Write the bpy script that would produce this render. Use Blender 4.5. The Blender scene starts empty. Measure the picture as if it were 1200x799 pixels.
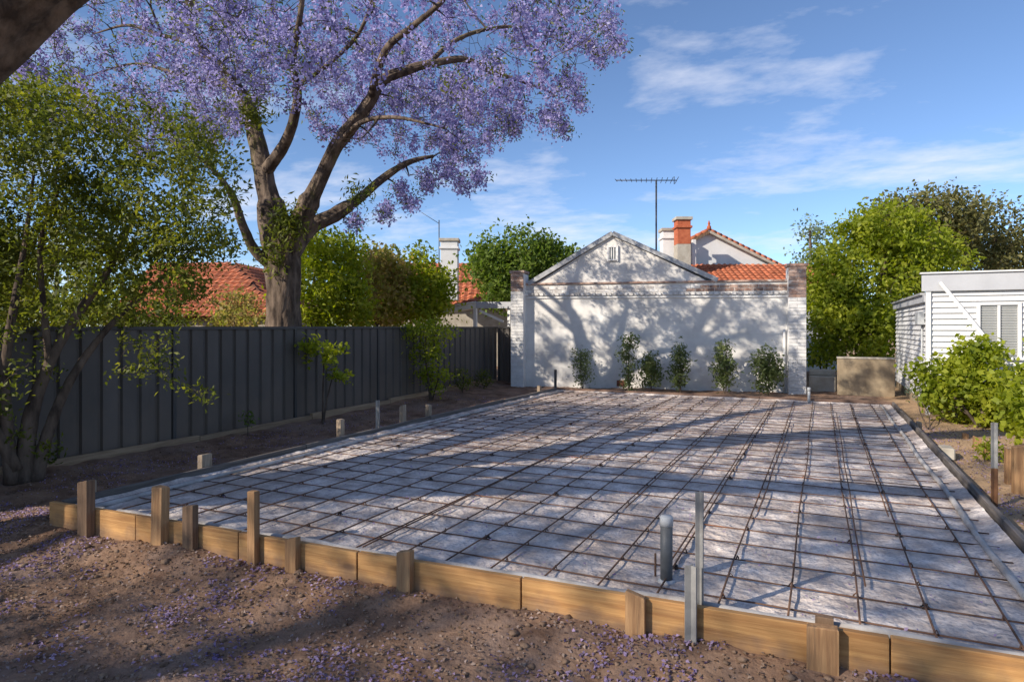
import bpy, bmesh, math, random
import numpy as np
from mathutils import Vector, Matrix, noise
R = math.radians
random.seed(7)
rng = np.random.default_rng(11)
scene = bpy.context.scene
col = scene.collection

# ------------------------------------------------------------------ camera
CH = 1.8                       # eye height above the soil
FPX, HV = 760.0, 383.0         # focal length and horizon row, in pixels of a 1200 px wide picture
YAW = R(25.5)
SY, CY = math.sin(YAW), math.cos(YAW)
cam_data = bpy.data.cameras.new('camera')
cam = bpy.data.objects.new('camera', cam_data)
col.objects.link(cam)
cam.location = (0, 0, CH)
cam.rotation_euler = (R(90), 0, YAW)
cam_data.sensor_width = 36
cam_data.lens = FPX / 1200 * 36
cam_data.shift_y = -(399.5 - HV) / 1200
cam_data.clip_end = 2000
scene.camera = cam

# ------------------------------------------------------------------ sun and sky
SUN_DIR = Vector((0.66, 1.0, -0.66)).normalized()
SUN_EL = math.asin(-SUN_DIR.z)
SUN_AZ = math.atan2(-SUN_DIR.x, -SUN_DIR.y) % (2 * math.pi)
sl = bpy.data.lights.new('sun', 'SUN')
sl.energy = 4.8
sl.angle = R(0.5)
sl.color = (1.0, 0.90, 0.77)
so = bpy.data.objects.new('sun', sl)
so.rotation_euler = SUN_DIR.to_track_quat('-Z', 'Y').to_euler()
so.location = (-20, -20, 20)
col.objects.link(so)

world = bpy.data.worlds.new('World')
scene.world = world
world.use_nodes = True
wn, wl = world.node_tree.nodes, world.node_tree.links
wn.clear()
wout = wn.new('ShaderNodeOutputWorld')
wbg = wn.new('ShaderNodeBackground')
wbg.inputs['Strength'].default_value = 0.15
sky = wn.new('ShaderNodeTexSky')
sky.sky_type = 'NISHITA'
sky.sun_disc = False
sky.sun_elevation = SUN_EL
sky.sun_rotation = SUN_AZ
sky.air_density = 0.7
sky.dust_density = 0.15
sky.ozone_density = 4.0
# thin cirrus laid out on a flat cloud layer above the whole place
tc = wn.new('ShaderNodeTexCoord')
sep = wn.new('ShaderNodeSeparateXYZ')
wl.new(tc.outputs['Generated'], sep.inputs[0])
zmax = wn.new('ShaderNodeMath'); zmax.operation = 'MAXIMUM'; zmax.inputs[1].default_value = 0.03
wl.new(sep.outputs['Z'], zmax.inputs[0])
zadd = wn.new('ShaderNodeMath'); zadd.operation = 'ADD'; zadd.inputs[1].default_value = 0.12
wl.new(zmax.outputs[0], zadd.inputs[0])
dx = wn.new('ShaderNodeMath'); dx.operation = 'DIVIDE'
dy = wn.new('ShaderNodeMath'); dy.operation = 'DIVIDE'
wl.new(sep.outputs['X'], dx.inputs[0]); wl.new(zadd.outputs[0], dx.inputs[1])
wl.new(sep.outputs['Y'], dy.inputs[0]); wl.new(zadd.outputs[0], dy.inputs[1])
cmb = wn.new('ShaderNodeCombineXYZ')
wl.new(dx.outputs[0], cmb.inputs['X']); wl.new(dy.outputs[0], cmb.inputs['Y'])
mp = wn.new('ShaderNodeMapping')
mp.inputs['Location'].default_value = (1.2, 7.7, 0)
mp.inputs['Rotation'].default_value = (0, 0, R(-35))
mp.inputs['Scale'].default_value = (1.0, 1.35, 1)
wl.new(cmb.outputs[0], mp.inputs['Vector'])
cn = wn.new('ShaderNodeTexNoise')
cn.inputs['Scale'].default_value = 1.0
cn.inputs['Detail'].default_value = 9
cn.inputs['Roughness'].default_value = 0.55
cn.inputs['Distortion'].default_value = 0.25
wl.new(mp.outputs[0], cn.inputs['Vector'])
cr = wn.new('ShaderNodeValToRGB')
cr.color_ramp.elements[0].position = 0.645; cr.color_ramp.elements[0].color = (0, 0, 0, 1)
cr.color_ramp.elements[1].position = 1.0; cr.color_ramp.elements[1].color = (1, 1, 1, 1)
cn2 = wn.new('ShaderNodeTexNoise'); cn2.inputs['Scale'].default_value = 6.5; cn2.inputs['Detail'].default_value = 6; cn2.inputs['Roughness'].default_value = 0.6
wl.new(mp.outputs[0], cn2.inputs['Vector'])
cadd = wn.new('ShaderNodeMath'); cadd.operation = 'MULTIPLY_ADD'; cadd.inputs[1].default_value = 0.30
wl.new(cn2.outputs['Fac'], cadd.inputs[0]); wl.new(cn.outputs['Fac'], cadd.inputs[2])
wl.new(cadd.outputs[0], cr.inputs['Fac'])
cmix = wn.new('ShaderNodeMix'); cmix.data_type = 'RGBA'
cmix.inputs['B'].default_value = (4.9, 5.0, 5.5, 1)
wl.new(cr.outputs['Color'], cmix.inputs['Factor'])
shs = wn.new('ShaderNodeHueSaturation'); shs.inputs['Saturation'].default_value = 0.98; shs.inputs['Value'].default_value = 0.92
wl.new(sky.outputs['Color'], shs.inputs['Color']); wl.new(shs.outputs['Color'], cmix.inputs['A'])
wl.new(cmix.outputs['Result'], wbg.inputs['Color'])
wl.new(wbg.outputs[0], wout.inputs['Surface'])

scene.view_settings.view_transform = 'Standard'
scene.view_settings.look = 'None'
scene.view_settings.gamma = 1
scene.view_settings.exposure = 0.42
scene.render.engine = 'CYCLES'

# ------------------------------------------------------------------ pixel -> place helpers
def at(u, v, Z):
    lat = (u - 600) / FPX * Z
    return Vector((lat * CY - Z * SY, lat * SY + Z * CY, CH + (HV - v) / FPX * Z))
def proj(P):
    P = np.asarray(P, float)
    lat = P[..., 0] * CY + P[..., 1] * SY
    Z = -P[..., 0] * SY + P[..., 1] * CY
    Zs = np.where(np.abs(Z) < 1e-3, 1e-3, Z)
    return 600 + FPX * lat / Zs, HV - FPX * (P[..., 2] - CH) / Zs, Z
def on_z(u, v, z):
    return at(u, v, FPX * (CH - z) / (v - HV))
def on_plane(u, v, P0, n):
    d = at(u, v, 1.0) - Vector((0, 0, CH))
    t = (Vector(P0) - Vector((0, 0, CH))).dot(n) / d.dot(n)
    return Vector((0, 0, CH)) + d * t
def on_x(u, v, x): return on_plane(u, v, (x, 0, 0), Vector((1, 0, 0)))
def on_y(u, v, y): return on_plane(u, v, (0, y, 0), Vector((0, 1, 0)))

# ------------------------------------------------------------------ materials
MATS = {}
def nn(nt, t, **kw):
    n = nt.nodes.new(t)
    for k, v in kw.items(): setattr(n, k, v)
    return n
def mat(name, c1, c2=None, rough=0.8, scale=6.0, stretch=(1, 1, 1), detail=6, bump=0.0, bscale=None, vary=0.0,
        ramp=(0.35, 0.68), metal=0.0, c3=None, s3=1.0, r3=(0.5, 0.62), coords='Object', spec=0.3):
    m = bpy.data.materials.new(name); m.use_nodes = True
    nt = m.node_tree; nt.nodes.clear(); L = nt.links
    out = nn(nt, 'ShaderNodeOutputMaterial'); b = nn(nt, 'ShaderNodeBsdfPrincipled')
    L.new(b.outputs[0], out.inputs['Surface'])
    b.inputs['Roughness'].default_value = rough; b.inputs['Metallic'].default_value = metal
    b.inputs['Specular IOR Level'].default_value = spec
    t = nn(nt, 'ShaderNodeTexCoord')
    mpn = nn(nt, 'ShaderNodeMapping'); mpn.inputs['Scale'].default_value = stretch
    L.new(t.outputs[coords], mpn.inputs['Vector'])
    oi = nn(nt, 'ShaderNodeObjectInfo')
    vm = nn(nt, 'ShaderNodeVectorMath', operation='MULTIPLY_ADD')
    vm.inputs[1].default_value = (1, 1, 1)
    sc = nn(nt, 'ShaderNodeVectorMath', operation='SCALE'); sc.inputs['Scale'].default_value = 37.0 if vary else 0.0
    rr = nn(nt, 'ShaderNodeCombineXYZ')
    for i in range(3): L.new(oi.outputs['Random'], rr.inputs[i])
    L.new(rr.outputs[0], sc.inputs[0])
    L.new(mpn.outputs[0], vm.inputs[0]); L.new(sc.outputs['Vector'], vm.inputs[2])
    n1 = nn(nt, 'ShaderNodeTexNoise'); n1.inputs['Scale'].default_value = scale; n1.inputs['Detail'].default_value = detail
    n1.inputs['Roughness'].default_value = 0.62
    L.new(vm.outputs[0], n1.inputs['Vector'])
    cr_ = nn(nt, 'ShaderNodeValToRGB')
    cr_.color_ramp.elements[0].position = ramp[0]; cr_.color_ramp.elements[0].color = (*c1, 1)
    cr_.color_ramp.elements[1].position = ramp[1]; cr_.color_ramp.elements[1].color = (*(c2 or c1), 1)
    L.new(n1.outputs['Fac'], cr_.inputs['Fac'])
    last = cr_.outputs['Color']
    if c3:
        n3 = nn(nt, 'ShaderNodeTexNoise'); n3.inputs['Scale'].default_value = s3; n3.inputs['Detail'].default_value = 8
        n3.inputs['Roughness'].default_value = 0.7
        L.new(vm.outputs[0], n3.inputs['Vector'])
        r3n = nn(nt, 'ShaderNodeMapRange'); r3n.inputs[1].default_value = r3[0]; r3n.inputs[2].default_value = r3[1]
        L.new(n3.outputs['Fac'], r3n.inputs[0])
        mx = nn(nt, 'ShaderNodeMix', data_type='RGBA'); mx.inputs['B'].default_value = (*c3, 1)
        L.new(r3n.outputs[0], mx.inputs['Factor']); L.new(last, mx.inputs['A'])
        last = mx.outputs['Result']
    if vary:
        hs = nn(nt, 'ShaderNodeHueSaturation')
        mr = nn(nt, 'ShaderNodeMapRange'); mr.inputs[3].default_value = 1 - vary; mr.inputs[4].default_value = 1 + vary
        L.new(oi.outputs['Random'], mr.inputs[0]); L.new(mr.outputs[0], hs.inputs['Value'])
        L.new(last, hs.inputs['Color']); last = hs.outputs['Color']
    L.new(last, b.inputs['Base Color'])
    if bump:
        bp = nn(nt, 'ShaderNodeBump'); bp.inputs['Strength'].default_value = bump; bp.inputs['Distance'].default_value = 0.02
        n2 = nn(nt, 'ShaderNodeTexNoise'); n2.inputs['Scale'].default_value = bscale or scale * 3; n2.inputs['Detail'].default_value = 5
        L.new(vm.outputs[0], n2.inputs['Vector'])
        L.new(n2.outputs['Fac'], bp.inputs['Height']); L.new(bp.outputs[0], b.inputs['Normal'])
    MATS[name] = m
    return m
def leafmat(name, cols, trans=0.35, rough=0.55, clump=2.2):
    """cols: list of colours, one picked at random for every leaf"""
    m = bpy.data.materials.new(name); m.use_nodes = True
    nt = m.node_tree; nt.nodes.clear(); L = nt.links
    out = nn(nt, 'ShaderNodeOutputMaterial'); b = nn(nt, 'ShaderNodeBsdfPrincipled'); tr = nn(nt, 'ShaderNodeBsdfTranslucent')
    mx = nn(nt, 'ShaderNodeMixShader'); mx.inputs[0].default_value = trans
    g = nn(nt, 'ShaderNodeNewGeometry')
    cr_ = nn(nt, 'ShaderNodeValToRGB'); e = cr_.color_ramp
    e.elements[0].color = (*cols[0], 1); e.elements[0].position = 0
    e.elements[1].color = (*cols[-1], 1); e.elements[1].position = 1
    for i, c in enumerate(cols[1:-1], 1):
        q = e.elements.new(i / (len(cols) - 1)); q.color = (*c, 1)
    nz = nn(nt, 'ShaderNodeTexNoise'); nz.inputs['Scale'].default_value = clump; nz.inputs['Detail'].default_value = 3
    L.new(g.outputs['Position'], nz.inputs['Vector'])
    mr = nn(nt, 'ShaderNodeMapRange'); mr.inputs[1].default_value = 0.3; mr.inputs[2].default_value = 0.7; L.new(nz.outputs['Fac'], mr.inputs[0])
    mf = nn(nt, 'ShaderNodeMix'); mf.inputs[0].default_value = 0.40
    L.new(mr.outputs[0], mf.inputs[2]); L.new(g.outputs['Random Per Island'], mf.inputs[3])
    L.new(mf.outputs[0], cr_.inputs['Fac'])
    L.new(cr_.outputs[0], b.inputs['Base Color'])
    hs = nn(nt, 'ShaderNodeHueSaturation'); hs.inputs['Value'].default_value = 1.5; hs.inputs['Saturation'].default_value = 1.1
    L.new(cr_.outputs[0], hs.inputs['Color']); L.new(hs.outputs[0], tr.inputs['Color'])
    b.inputs['Roughness'].default_value = rough; b.inputs['Specular IOR Level'].default_value = 0.3
    L.new(b.outputs[0], mx.inputs[1]); L.new(tr.outputs[0], mx.inputs[2]); L.new(mx.outputs[0], out.inputs['Surface'])
    MATS[name] = m
    return m

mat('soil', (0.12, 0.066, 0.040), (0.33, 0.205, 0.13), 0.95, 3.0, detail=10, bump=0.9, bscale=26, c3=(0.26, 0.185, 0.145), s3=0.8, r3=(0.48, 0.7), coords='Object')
mat('clod', (0.12, 0.075, 0.048), (0.30, 0.20, 0.135), 0.95, 9, bump=0.5)
mat('far_grass', (0.06, 0.08, 0.03), (0.16, 0.14, 0.07), 0.95, 0.6)
mat('pine_board', (0.33, 0.165, 0.060), (0.53, 0.30, 0.115), 0.72, 3.2, (0.35, 6, 9), bump=0.22, bscale=9, vary=0.16, c3=(0.17, 0.085, 0.04), s3=1.1, r3=(0.53, 0.74))
mat('pine_stake', (0.23, 0.125, 0.06), (0.42, 0.25, 0.12), 0.78, 3.5, (9, 9, 0.6), bump=0.3, bscale=9, vary=0.25, c3=(0.12, 0.08, 0.05), s3=2.0, r3=(0.55, 0.72))
mat('grey_board', (0.105, 0.09, 0.08), (0.23, 0.20, 0.18), 0.8, 3.0, (9, 0.4, 9), bump=0.3, bscale=8, vary=0.12, c3=(0.09, 0.075, 0.065), s3=1.2, r3=(0.52, 0.7))
mat('weathered_stake', (0.22, 0.165, 0.115), (0.38, 0.30, 0.22), 0.85, 4, (8, 8, 0.7), bump=0.3, vary=0.2)
mat('rebar', (0.065, 0.040, 0.030), (0.20, 0.108, 0.066), 0.85, 5, (1, 1, 1), c3=(0.30, 0.12, 0.05), s3=1.1, r3=(0.60, 0.68), vary=0.15)
mat('black_plastic', (0.018, 0.018, 0.02), (0.04, 0.04, 0.042), 0.45, 9)
mat('dark_pipe', (0.075, 0.08, 0.085), (0.12, 0.125, 0.13), 0.5, 9)
mat('grey_plastic', (0.34, 0.36, 0.37), (0.46, 0.47, 0.48), 0.5, 9)
mat('galv', (0.22, 0.22, 0.215), (0.36, 0.35, 0.33), 0.55, 9, metal=0.3, c3=(0.19, 0.13, 0.08), s3=4, r3=(0.55, 0.7))
mat('rusty', (0.13, 0.06, 0.03), (0.24, 0.12, 0.06), 0.9, 12)
mat('fence_steel', (0.084, 0.075, 0.067), (0.112, 0.100, 0.090), 0.55, 2.0, (1, 1, 0.4), vary=0.08, spec=0.3)
mat('fence_rail', (0.06, 0.057, 0.054), (0.075, 0.07, 0.067), 0.5, 2.0)
mat('white_paint', (0.66, 0.65, 0.63), (0.78, 0.77, 0.75), 0.7, 2.0, vary=0.03, c3=(0.52, 0.50, 0.47), s3=2, r3=(0.6, 0.8))
mat('house_white', (0.60, 0.60, 0.595), (0.69, 0.69, 0.685), 0.6, 1.5, vary=0.03)
mat('old_brick', (0.23, 0.13, 0.095), (0.42, 0.31, 0.25), 0.9, 5, vary=0.25, bump=0.4, c3=(0.55, 0.51, 0.46), s3=4.0, r3=(0.54, 0.70))
mat('patchy_brick', (0.42, 0.38, 0.35), (0.60, 0.58, 0.55), 0.9, 5, vary=0.14, bump=0.4, c3=(0.68, 0.665, 0.64), s3=3.0, r3=(0.42, 0.55))
mat('red_brick', (0.34, 0.085, 0.04), (0.47, 0.14, 0.065), 0.9, 7, vary=0.15, bump=0.4)
mat('mortar', (0.40, 0.36, 0.32), (0.5, 0.46, 0.42), 0.95, 8)
mat('cement', (0.34, 0.30, 0.24), (0.48, 0.44, 0.37), 0.9, 4, bump=0.3)
mat('tan_render', (0.24, 0.185, 0.12), (0.36, 0.29, 0.195), 0.9, 2.2, bump=0.25, c3=(0.17, 0.125, 0.08), s3=1.4, r3=(0.5, 0.75))
mat('roof_tile', (0.36, 0.105, 0.052), (0.50, 0.175, 0.085), 0.85, 8, vary=0.22, c3=(0.26, 0.12, 0.075), s3=3, r3=(0.55, 0.75))
mat('roof_under', (0.14, 0.06, 0.035), (0.2, 0.08, 0.05), 0.9, 8)
mat('roof_iron', (0.33, 0.34, 0.35), (0.44, 0.44, 0.44), 0.5, 2, metal=0.2)
mat('fascia_grey', (0.40, 0.41, 0.43), (0.47, 0.48, 0.50), 0.55, 2)
mat('pole_white', (0.62, 0.62, 0.60), (0.74, 0.73, 0.70), 0.55, 4)
mat('dark_metal', (0.06, 0.06, 0.065), (0.10, 0.10, 0.105), 0.5, 4, metal=0.5)
mat('glass_dark', (0.12, 0.135, 0.14), None, 0.12, 2, spec=0.6)
mat('blind', (0.50, 0.51, 0.50), (0.58, 0.58, 0.57), 0.6, 2)
mat('louvre', (0.30, 0.29, 0.27), (0.36, 0.35, 0.33), 0.8, 4)
mat('plinth_timber', (0.24, 0.165, 0.10), (0.40, 0.29, 0.185), 0.85, 4, (9, 0.5, 9), bump=0.3, vary=0.15)
mat('bark_jac', (0.045, 0.032, 0.024), (0.19, 0.142, 0.105), 0.95, 7, (1, 1, 0.35), bump=1.0, bscale=11, ramp=(0.36, 0.66), c3=(0.13, 0.115, 0.04), s3=1.6, r3=(0.57, 0.68))
mat('bark_dark', (0.045, 0.032, 0.024), (0.17, 0.125, 0.092), 0.95, 6, (1, 1, 0.35), bump=1.0, bscale=10, ramp=(0.38, 0.64))
mat('bark_twig', (0.045, 0.034, 0.026), (0.10, 0.078, 0.06), 0.95, 5)
mat('green_stem', (0.10, 0.10, 0.05), (0.18, 0.16, 0.09), 0.9, 6)
leafmat('blossom', [(0.18, 0.16, 0.34), (0.28, 0.255, 0.48), (0.38, 0.355, 0.60), (0.52, 0.50, 0.70)], 0.44, 0.75)
leafmat('jac_leaf', [(0.06, 0.085, 0.02), (0.12, 0.15, 0.03), (0.24, 0.23, 0.05)], 0.45)
leafmat('leaf_olive', [(0.04, 0.058, 0.012), (0.09, 0.115, 0.018), (0.17, 0.19, 0.026), (0.33, 0.32, 0.045)], 0.46)
leafmat('leaf_light', [(0.11, 0.15, 0.016), (0.21, 0.26, 0.024), (0.31, 0.345, 0.034), (0.42, 0.42, 0.05)], 0.5)
leafmat('leaf_mid', [(0.07, 0.115, 0.018), (0.13, 0.19, 0.03), (0.22, 0.27, 0.045)], 0.48)
leafmat('leaf_dark', [(0.07, 0.08, 0.028), (0.13, 0.135, 0.045), (0.21, 0.20, 0.075), (0.26, 0.205, 0.09)], 0.42)
leafmat('leaf_gum', [(0.14, 0.20, 0.13), (0.20, 0.27, 0.18), (0.26, 0.32, 0.22)], 0.35)
leafmat('leaf_rust', [(0.14, 0.18, 0.03), (0.26, 0.26, 0.05), (0.38, 0.27, 0.11), (0.33, 0.36, 0.07)], 0.5)
leafmat('leaf_sapling', [(0.07, 0.10, 0.03), (0.13, 0.17, 0.06), (0.22, 0.25, 0.10)], 0.42)
leafmat('petal', [(0.14, 0.10, 0.20), (0.26, 0.19, 0.36), (0.34, 0.26, 0.38), (0.39, 0.29, 0.48), (0.48, 0.38, 0.50)], 0.2, 0.85)
leafmat('dry_leaf', [(0.14, 0.085, 0.04), (0.26, 0.17, 0.10), (0.36, 0.28, 0.24), (0.30, 0.22, 0.28)], 0.1, 0.9)

def membrane_material():
    m = mat('membrane', (0.36, 0.305, 0.275), (0.80, 0.715, 0.645), 0.66, 4.2, detail=14, bump=1.0, bscale=9, ramp=(0.33, 0.60),
            c3=(0.40, 0.315, 0.255), s3=0.7, r3=(0.45, 0.66), spec=0.3)
    nt = m.node_tree; L = nt.links
    for n_ in nt.nodes:
        if n_.type == 'BUMP': n_.inputs['Distance'].default_value = 0.055; n_.inputs['Strength'].default_value = 1.0
    # fine speckle of fallen petals and dirt
    b = [n for n in nt.nodes if n.type == 'BSDF_PRINCIPLED'][0]
    src = b.inputs['Base Color'].links[0].from_socket
    t = [n for n in nt.nodes if n.type == 'TEX_COORD'][0]
    n4 = nn(nt, 'ShaderNodeTexNoise'); n4.inputs['Scale'].default_value = 42; n4.inputs['Detail'].default_value = 4
    L.new(t.outputs['Object'], n4.inputs['Vector'])
    r4 = nn(nt, 'ShaderNodeMapRange'); r4.inputs[1].default_value = 0.50; r4.inputs[2].default_value = 0.62
    L.new(n4.outputs['Fac'], r4.inputs[0])
    mul = nn(nt, 'ShaderNodeMath', operation='MULTIPLY'); mul.inputs[1].default_value = 0.38
    L.new(r4.outputs[0], mul.inputs[0])
    mx = nn(nt, 'ShaderNodeMix', data_type='RGBA'); mx.inputs['B'].default_value = (0.20, 0.165, 0.18, 1)
    L.new(mul.outputs[0], mx.inputs['Factor']); L.new(src, mx.inputs['A']); L.new(mx.outputs['Result'], b.inputs['Base Color'])
membrane_material()

def board_wear():
    """knots in the boards, mud splashed along their foot"""
    m = MATS['pine_board']; nt = m.node_tree; L = nt.links
    b = [n for n in nt.nodes if n.type == 'BSDF_PRINCIPLED'][0]; src = b.inputs['Base Color'].links[0].from_socket
    g = nn(nt, 'ShaderNodeNewGeometry')
    mp_ = nn(nt, 'ShaderNodeMapping'); mp_.inputs['Scale'].default_value = (1.7, 0.0, 5.0); L.new(g.outputs['Position'], mp_.inputs['Vector'])
    vo = nn(nt, 'ShaderNodeTexVoronoi'); vo.inputs['Scale'].default_value = 1.0; L.new(mp_.outputs[0], vo.inputs['Vector'])
    k = nn(nt, 'ShaderNodeMapRange'); k.inputs[1].default_value = 0.05; k.inputs[2].default_value = 0.16; k.inputs[3].default_value = 0.85; k.inputs[4].default_value = 0.0
    L.new(vo.outputs['Distance'], k.inputs[0])
    mx = nn(nt, 'ShaderNodeMix', data_type='RGBA'); mx.inputs['B'].default_value = (0.10, 0.045, 0.02, 1)
    L.new(k.outputs[0], mx.inputs['Factor']); L.new(src, mx.inputs['A'])
    sx = nn(nt, 'ShaderNodeSeparateXYZ'); L.new(g.outputs['Position'], sx.inputs[0])
    nz = nn(nt, 'ShaderNodeTexNoise'); nz.inputs['Scale'].default_value = 7; nz.inputs['Detail'].default_value = 8; L.new(g.outputs['Position'], nz.inputs['Vector'])
    ma = nn(nt, 'ShaderNodeMath', operation='MULTIPLY_ADD'); ma.inputs[1].default_value = -0.34; L.new(nz.outputs['Fac'], ma.inputs[0]); L.new(sx.outputs['Z'], ma.inputs[2])
    k2 = nn(nt, 'ShaderNodeMapRange'); k2.inputs[1].default_value = -0.075; k2.inputs[2].default_value = 0.035; k2.inputs[3].default_value = 0.8; k2.inputs[4].default_value = 0.0
    L.new(ma.outputs[0], k2.inputs[0])
    mx2 = nn(nt, 'ShaderNodeMix', data_type='RGBA'); mx2.inputs['B'].default_value = (0.20, 0.125, 0.08, 1)
    L.new(k2.outputs[0], mx2.inputs['Factor']); L.new(mx.outputs['Result'], mx2.inputs['A']); L.new(mx2.outputs['Result'], b.inputs['Base Color'])
board_wear()
def splash(name, z0, z1, amt):
    """soil splashed up from the ground in an uneven band"""
    m = MATS[name]; nt = m.node_tree; L = nt.links
    b = [n for n in nt.nodes if n.type == 'BSDF_PRINCIPLED'][0]; src = b.inputs['Base Color'].links[0].from_socket
    g = nn(nt, 'ShaderNodeNewGeometry'); sx = nn(nt, 'ShaderNodeSeparateXYZ'); L.new(g.outputs['Position'], sx.inputs[0])
    nz = nn(nt, 'ShaderNodeTexNoise'); nz.inputs['Scale'].default_value = 2.6; nz.inputs['Detail'].default_value = 9; nz.inputs['Roughness'].default_value = 0.7; L.new(g.outputs['Position'], nz.inputs['Vector'])
    ma = nn(nt, 'ShaderNodeMath', operation='MULTIPLY_ADD'); ma.inputs[1].default_value = -1.1; L.new(nz.outputs['Fac'], ma.inputs[0]); L.new(sx.outputs['Z'], ma.inputs[2])
    k = nn(nt, 'ShaderNodeMapRange'); k.inputs[1].default_value = z0 - 0.55; k.inputs[2].default_value = z1 - 0.55; k.inputs[3].default_value = amt; k.inputs[4].default_value = 0
    L.new(ma.outputs[0], k.inputs[0])
    mx = nn(nt, 'ShaderNodeMix', data_type='RGBA'); mx.inputs['B'].default_value = (0.21, 0.15, 0.105, 1)
    L.new(k.outputs[0], mx.inputs['Factor']); L.new(src, mx.inputs['A']); L.new(mx.outputs['Result'], b.inputs['Base Color'])
splash('fence_steel', 0.1, 0.9, 0.45)
def sunlit_sandy_strip():
    """sandy tan mixed into the soil along the weatherboard side, imitating sunlight"""
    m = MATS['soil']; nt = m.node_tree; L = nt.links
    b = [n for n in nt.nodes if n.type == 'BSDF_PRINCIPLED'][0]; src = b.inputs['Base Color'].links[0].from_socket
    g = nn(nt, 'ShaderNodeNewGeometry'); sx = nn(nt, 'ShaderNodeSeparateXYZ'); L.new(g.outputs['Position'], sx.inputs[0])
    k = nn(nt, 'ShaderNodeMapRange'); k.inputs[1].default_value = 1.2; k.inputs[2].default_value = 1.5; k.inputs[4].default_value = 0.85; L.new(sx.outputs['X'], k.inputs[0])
    mx = nn(nt, 'ShaderNodeMix', data_type='RGBA'); mx.inputs['B'].default_value = (0.42, 0.285, 0.165, 1)  # sandy soil tone, painted lighter to stand in for sun on this strip
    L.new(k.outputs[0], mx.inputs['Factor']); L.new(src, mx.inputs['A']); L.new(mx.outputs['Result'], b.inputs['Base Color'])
sunlit_sandy_strip()

def brickwall_material():
    m = mat('painted_brick', (0.60, 0.575, 0.535), (0.76, 0.74, 0.70), 0.8, 1.6, detail=9, c3=(0.46, 0.41, 0.36), s3=2.6, r3=(0.60, 0.80))
    nt = m.node_tree; L = nt.links
    b = [n for n in nt.nodes if n.type == 'BSDF_PRINCIPLED'][0]
    uv = nn(nt, 'ShaderNodeUVMap'); uv.uv_map = 'UVMap'
    br = nn(nt, 'ShaderNodeTexBrick'); br.inputs['Scale'].default_value = 1.0
    br.inputs['Mortar Size'].default_value = 0.006; br.inputs['Brick Width'].default_value = 0.24; br.inputs['Row Height'].default_value = 0.086
    br.inputs['Mortar Smooth'].default_value = 0.6
    br.inputs['Color1'].default_value = (1, 1, 1, 1); br.inputs['Color2'].default_value = (0.8, 0.8, 0.8, 1); br.inputs['Mortar'].default_value = (0, 0, 0, 1)
    L.new(uv.outputs[0], br.inputs['Vector'])
    bp = nn(nt, 'ShaderNodeBump'); bp.inputs['Strength'].default_value = 0.22; bp.inputs['Distance'].default_value = 0.012
    nz = nn(nt, 'ShaderNodeTexNoise'); nz.inputs['Scale'].default_value = 14
    ad = nn(nt, 'ShaderNodeMath', operation='ADD')
    L.new(br.outputs['Color'], ad.inputs[0]); L.new(nz.outputs['Fac'], ad.inputs[1])
    L.new(ad.outputs[0], bp.inputs['Height']); L.new(bp.outputs[0], b.inputs['Normal'])
brickwall_material()

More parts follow.
